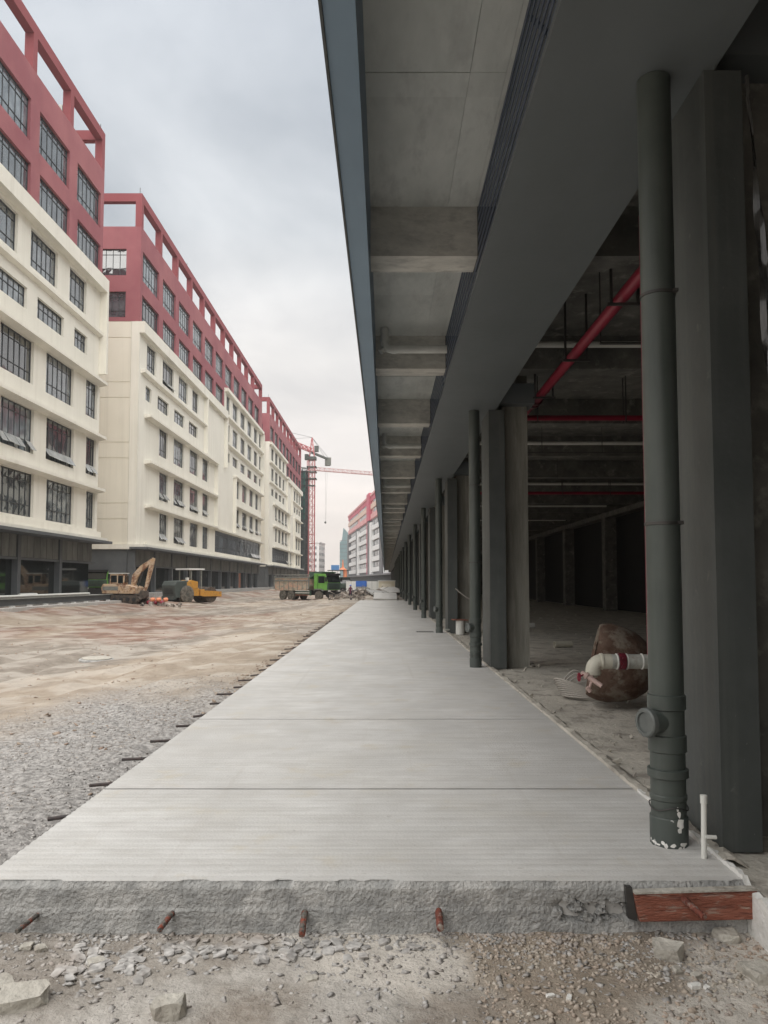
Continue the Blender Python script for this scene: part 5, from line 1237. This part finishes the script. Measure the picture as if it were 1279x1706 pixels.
for i in range(6):
    c = Vector((-18.6 + 0.25*i, 60.8 + 0.1*(i % 3), gz(-18.4, 61) + 0.2 + 0.22*(i % 2)))
    MB().lathe(c - Vector((0.22, 0, 0)), (1, 0.3, 0.1), [(0.05, 0), (0.15, 0.06), (0.17, 0.2), (0.15, 0.34), (0.05, 0.4)], 10).build('sack', M['orange' if i % 2 else 'redpipe'], bg_, smooth=True)
# steel channel on blocks along the left plinth
st = root('steel_channel', (-21.3, 50, 0.2), 'long dark steel channel laid on blocks before the nearest cream block', 'steel channel')
MB().box(-21.45, -21.2, 36, 61.5, 0.14, 0.50).build('web', M['podium'], st); MB().box(-21.5, -21.05, 36, 61.5, 0.50, 0.54).build('top_flange', M['tipperrail'], st)
bm_ = MB().box(-0.12, 0.12, -0.12, 0.12, -0.4, 0.13).build('block', M['offwhite'], mesh_only=True)
for k in range(12): inst('block', bm_, st, (-21.1, 37.2+2.15*k, 0))
for i, (ya, yb, x, z) in enumerate(((38, 57, -21.9, 0.62), (47, 49.3, -22.3, 0.68))):
    tag(MB().bar((x, ya, z), (x, yb, z), 0.09, n=10).build('long_duct', M['pvc'], smooth=True), ['long white duct lying along the plinth of the nearest block', 'short white bundle on the plinth by the first podium column'][i], 'duct')
MB()
kb = MB().box(-20.9, -20.3, 30, 62, -0.7, 0.06).build('kerb', M['walk']); tag(kb, kind='structure')
# flat manhole slab on the dirt road
mh = root('manhole_slab', (-7.3, 19.6, -0.5), 'flat round concrete manhole slab lying on the dirt road', 'manhole slab')
zc_ = gz(-7.3, 19.6)
MB().lathe((-7.3, 19.6, zc_-0.05), (0.03, -0.02, 1), [(0.42, 0), (0.43, 0.05), (0.43, 0.10), (0.41, 0.12)], 26).build('slab', M['walkface'], mh, smooth=True)
MB().lathe((-7.3, 19.6, zc_+0.075), (0.03, -0.02, 1), [(0.36, 0), (0.36, 0.02), (0.34, 0.025)], 26).build('cover', M['stone'], mh, smooth=True)

# ------------------------------------------------------------------ thin site haze
hz = MB().box(-420, 420, -60, 1150, -3, 60).build('haze', M['white']); hz.data.materials.clear()
hm = bpy.data.materials.new('haze'); hm.use_nodes = True; hm.node_tree.nodes.clear()
_o = hm.node_tree.nodes.new('ShaderNodeOutputMaterial'); _v = hm.node_tree.nodes.new('ShaderNodeVolumePrincipled')
_v.inputs['Color'].default_value = (0.93, 0.92, 0.91, 1); _v.inputs['Density'].default_value = HAZE; _v.inputs['Anisotropy'].default_value = 0.2
hm.node_tree.links.new(_v.outputs[0], _o.inputs['Volume']); hz.data.materials.append(hm)
tag(hz, 'thin pale dust haze filling the street', kind='stuff')

# ------------------------------------------------------------------ stones in the foreground
def ground_pix(px, py, lift=0.0):
    # find the ground point under a photo pixel
    lo, hi = 1.5, 60.0
    for _ in range(40):
        m_ = (lo+hi)/2; p = pix(px, py, m_)
        if p[2] > gz(p[0], p[1]): lo = m_
        else: hi = m_
    return pix(px, py, lo)
ROCKS = [
    (40, 1672, 0.19, 0.15, 0.085, 'stone', 'big tan broken concrete lump at the bottom left corner', 0.3),
    (2, 1650, 0.10, 0.12, 0.06, 'stone', 'small dark lump touching the big tan lump at far left', 0.9),
    (281, 1690, 0.135, 0.10, 0.085, 'stone', 'squarish grey concrete chunk at the bottom left of centre', 0.15),
    (1112, 1592, 0.165, 0.12, 0.075, 'stone', 'flat-topped grey block below the red board', -0.5),
    (1100, 1538, 0.10, 0.08, 0.06, 'stone', 'half brick tucked under left end of the red board', 0.0),
    (1198, 1534, 0.11, 0.08, 0.06, 'stone', 'half brick tucked under right end of the red board', 0.1),
    (1212, 1567, 0.13, 0.09, 0.065, 'stone', 'brown brick piece behind the flat-topped grey block', -0.1),
    (1244, 1618, 0.075, 0.055, 0.045, 'stone', 'pale cobble left of the corner block at lower right', 0.4),
    (1268, 1630, 0.12, 0.10, 0.07, 'stone', 'brown stone at the lower right edge of the picture', 0.2),
    (1158, 1645, 0.055, 0.035, 0.022, 'foam', 'smooth white flat pebble below the grey block', 0.1),
    (1178, 1648, 0.035, 0.025, 0.02, 'foam', 'small white pebble right of the flat white one', 0.5),
    (1160, 1628, 0.045, 0.035, 0.03, 'stone', 'tan pebble just above the white flat pebble', 0.5),
    (1128, 1620, 0.04, 0.035, 0.03, 'stone', 'roundish grey pebble left of the tan pebble', 0.2),
    (1032, 1612, 0.038, 0.03, 0.02, 'stone', 'lone grey pebble left of the pebble cluster', 0.1),
    (948, 1665, 0.04, 0.022, 0.018, 'foam', 'long pale shard pointing down near bottom centre right', 1.3),
    (918, 1660, 0.04, 0.018, 0.012, 'foam', 'thin pale chip beside the long pale shard', 0.1),
    (160, 1605, 0.08, 0.06, 0.02, 'stone', 'pale flake lying between the first two dowels', 0.5),
    (520, 1632, 0.06, 0.045, 0.015, 'stone', 'lone grey flake below the third dowel', 0.2),
    (45, 1580, 0.06, 0.045, 0.03, 'stone', 'brownish stone under the leftmost dowel', 0.2),
    (68, 1583, 0.055, 0.045, 0.03, 'stone', 'second brownish stone right of the one under leftmost dowel', 0.7),
]
for i, (px, py, sx, sy, sz, m, lab, rz_) in enumerate(ROCKS):
    p = ground_pix(px, py)
    me_ = rock_mesh('stone', sx, sy, sz, m, 100+i, cuts=6 if sx > 0.08 else 10)
    put('stone', me_, (p[0], p[1], gz(p[0], p[1]) + sz*0.28), (0.08, -0.06, rz_), lab, 'stone')
# group of flat flakes one can pick apart
fm = [rock_mesh('flake', 0.055, 0.042, 0.010, 'gravel', 300+i, cuts=4) for i in range(8)]
k = 0
for i in range(150):
    band = rs4.random()
    px = rs4.uniform(90, 240) if band < 0.4 else (rs4.uniform(280, 400) if band < 0.55 else (rs4.uniform(400, 520) if band < 0.75 else rs4.uniform(280, 720)))
    py = rs4.gauss(1605, 18) if band < 0.4 else rs4.gauss(1582, 9)
    if py < 1562: py = 1562 + rs4.random()*12
    p = ground_pix(px, py); s = rs4.uniform(0.55, 1.25)
    o = put('flake', fm[i % 8], (p[0], p[1], gz(p[0], p[1]) + 0.006*s + 0.004*rs4.random()), (rs4.gauss(0, .18), rs4.gauss(0, .18), rs4.random()*6.28), 'thin grey concrete flake strewn below the slab face', 'flake', 'grey concrete flakes below the slab face')
    o.scale = (s, s, s)
# cement bag scrap at bottom
mb = MB(); vs = []
for i in range(9):
    for j in range(4):
        vs.append((-0.10 + 0.022*i + 0.006*j, 3.03 - 0.02*j + 0.008*math.sin(i), -0.25 + 0.015*math.sin(i*1.3+j) + 0.006*j))
mb.add(vs, [(i*4+j, (i+1)*4+j, (i+1)*4+j+1, i*4+j+1) for i in range(8) for j in range(3)])
tag(mb.build('bag_scrap', M['foam'], smooth=False), 'crumpled pale paper scrap at the bottom edge of the dirt', 'paper scrap')

# gravel in bulk
def shards(name, m, n, sampler, label, smin, smax, pw=3, flat=0.5):
    base = np.array([(1,0,0),(-1,0,0),(0,1,0),(0,-1,0),(0,0,1),(0,0,-1)], float)
    tri = np.array([(0,2,4),(2,1,4),(1,3,4),(3,0,4),(2,0,5),(1,2,5),(3,1,5),(0,3,5)])
    x, y = sampler(n); n = len(x)
    s = smin + (smax-smin)*rng.random(n)**pw
    v = np.repeat(base[None], n, 0)*rng.uniform(0.55, 1.2, (n, 6, 1)) + rng.uniform(-0.3, 0.3, (n, 6, 3))
    v[:, :, 2] *= flat
    a = rng.random(n)*6.283; b = rng.normal(0, 0.45, n); c_, s_ = np.cos(a), np.sin(a); cb2, sb2 = np.cos(b), np.sin(b)
    X1 = v[:, :, 0]; Y1 = v[:, :, 1]*cb2[:, None] - v[:, :, 2]*sb2[:, None]; Z1 = v[:, :, 1]*sb2[:, None] + v[:, :, 2]*cb2[:, None]
    X2 = X1*c_[:, None] - Y1*s_[:, None]; Y2 = X1*s_[:, None] + Y1*c_[:, None]
    gz_ = ground_z(x, y)
    P_ = np.stack([X2*s[:, None] + x[:, None], Y2*s[:, None] + y[:, None], Z1*s[:, None] + (gz_ + s*flat*0.12)[:, None]], -1).reshape(-1, 3)
    F = (tri[None] + (np.arange(n)*6)[:, None, None]).reshape(-1, 3)
    me = bpy.data.meshes.new(name); me.vertices.add(len(P_)); me.vertices.foreach_set('co', P_.ravel())
    me.loops.add(F.size); me.loops.foreach_set('vertex_index', F.ravel()); me.polygons.add(len(F)); me.polygons.foreach_set('loop_start', np.arange(0, F.size, 3)); me.polygons.foreach_set('loop_total', np.full(len(F), 3))
    me.update(); me.validate(); me.materials.append(M[m])
    o = bpy.data.objects.new(name, me); COL.objects.link(o); return tag(o, label, kind='stuff')
def samp_left(n):
    x = -2.06 - 3.6*rng.random(n)**1.1; y = 3.4 + 11.5*rng.random(n)**1.3
    k = rng.random(n) < (1 - np.clip((-x-3.8)/1.6, 0, 1))*(1 - np.clip((y-11)/4, 0, 1))*np.clip(0.75 + fbm(x, y, 0.9, 4)*2.6, 0.08, 1); return x[k], y[k]
def samp_front(n):
    x = -2.3 + 4.1*rng.random(n); y = YF - 0.035 - 1.1*rng.random(n)**1.9
    dens = np.clip(1.2 - (YF - y)*0.8, 0.15, 1)*np.clip(0.6 + fbm(x, y, 2.5, 3)*2.6, 0.12, 1); k = (rng.random(n) < dens)
    return x[k], y[k]
def samp_warm(n):
    x = 0.4 + 1.5*rng.random(n); y = YF - 0.05 - 1.0*rng.random(n)**1.2
    k = rng.random(n) < np.clip(0.5 + fbm(x, y, 3, 3)*2.5, 0.1, 1); return x[k], y[k]
def samp_road(n):
    y = 6 + 75*rng.random(n)**1.25; x = -2.3 - 18*rng.random(n)
    k = (fbm(x, y*0.5, 0.35, 4) > 0.02) | (rng.random(n) < 0.25); return x[k], y[k]
def samp_edge(n):
    y = 12 + 48*rng.random(n)**1.2; x = -2.08 - 0.6*rng.random(n)**1.3; return x, y
shards('crushed_gravel', 'gravel', 42000, samp_left, 'grey crushed gravel left of the walkway', 0.005, 0.022, pw=3.5, flat=0.4)
shards('crushed_rubble', 'gravel', 9000, samp_front, 'grey crushed rubble in front of the slab face', 0.003, 0.026, pw=3.5, flat=0.4)
shards('tan_gravel', 'gravelwarm', 7000, samp_warm, 'tan grit and pebbles below the red board', 0.003, 0.020, pw=3.5, flat=0.7)
shards('road_clods', 'clod', 16000, samp_road, 'dry clods scattered over the dirt road', 0.008, 0.06, pw=5, flat=0.35)
shards('edge_rubble', 'clod', 4000, samp_edge, 'small clods along the left edge of the walkway', 0.01, 0.045, pw=3)
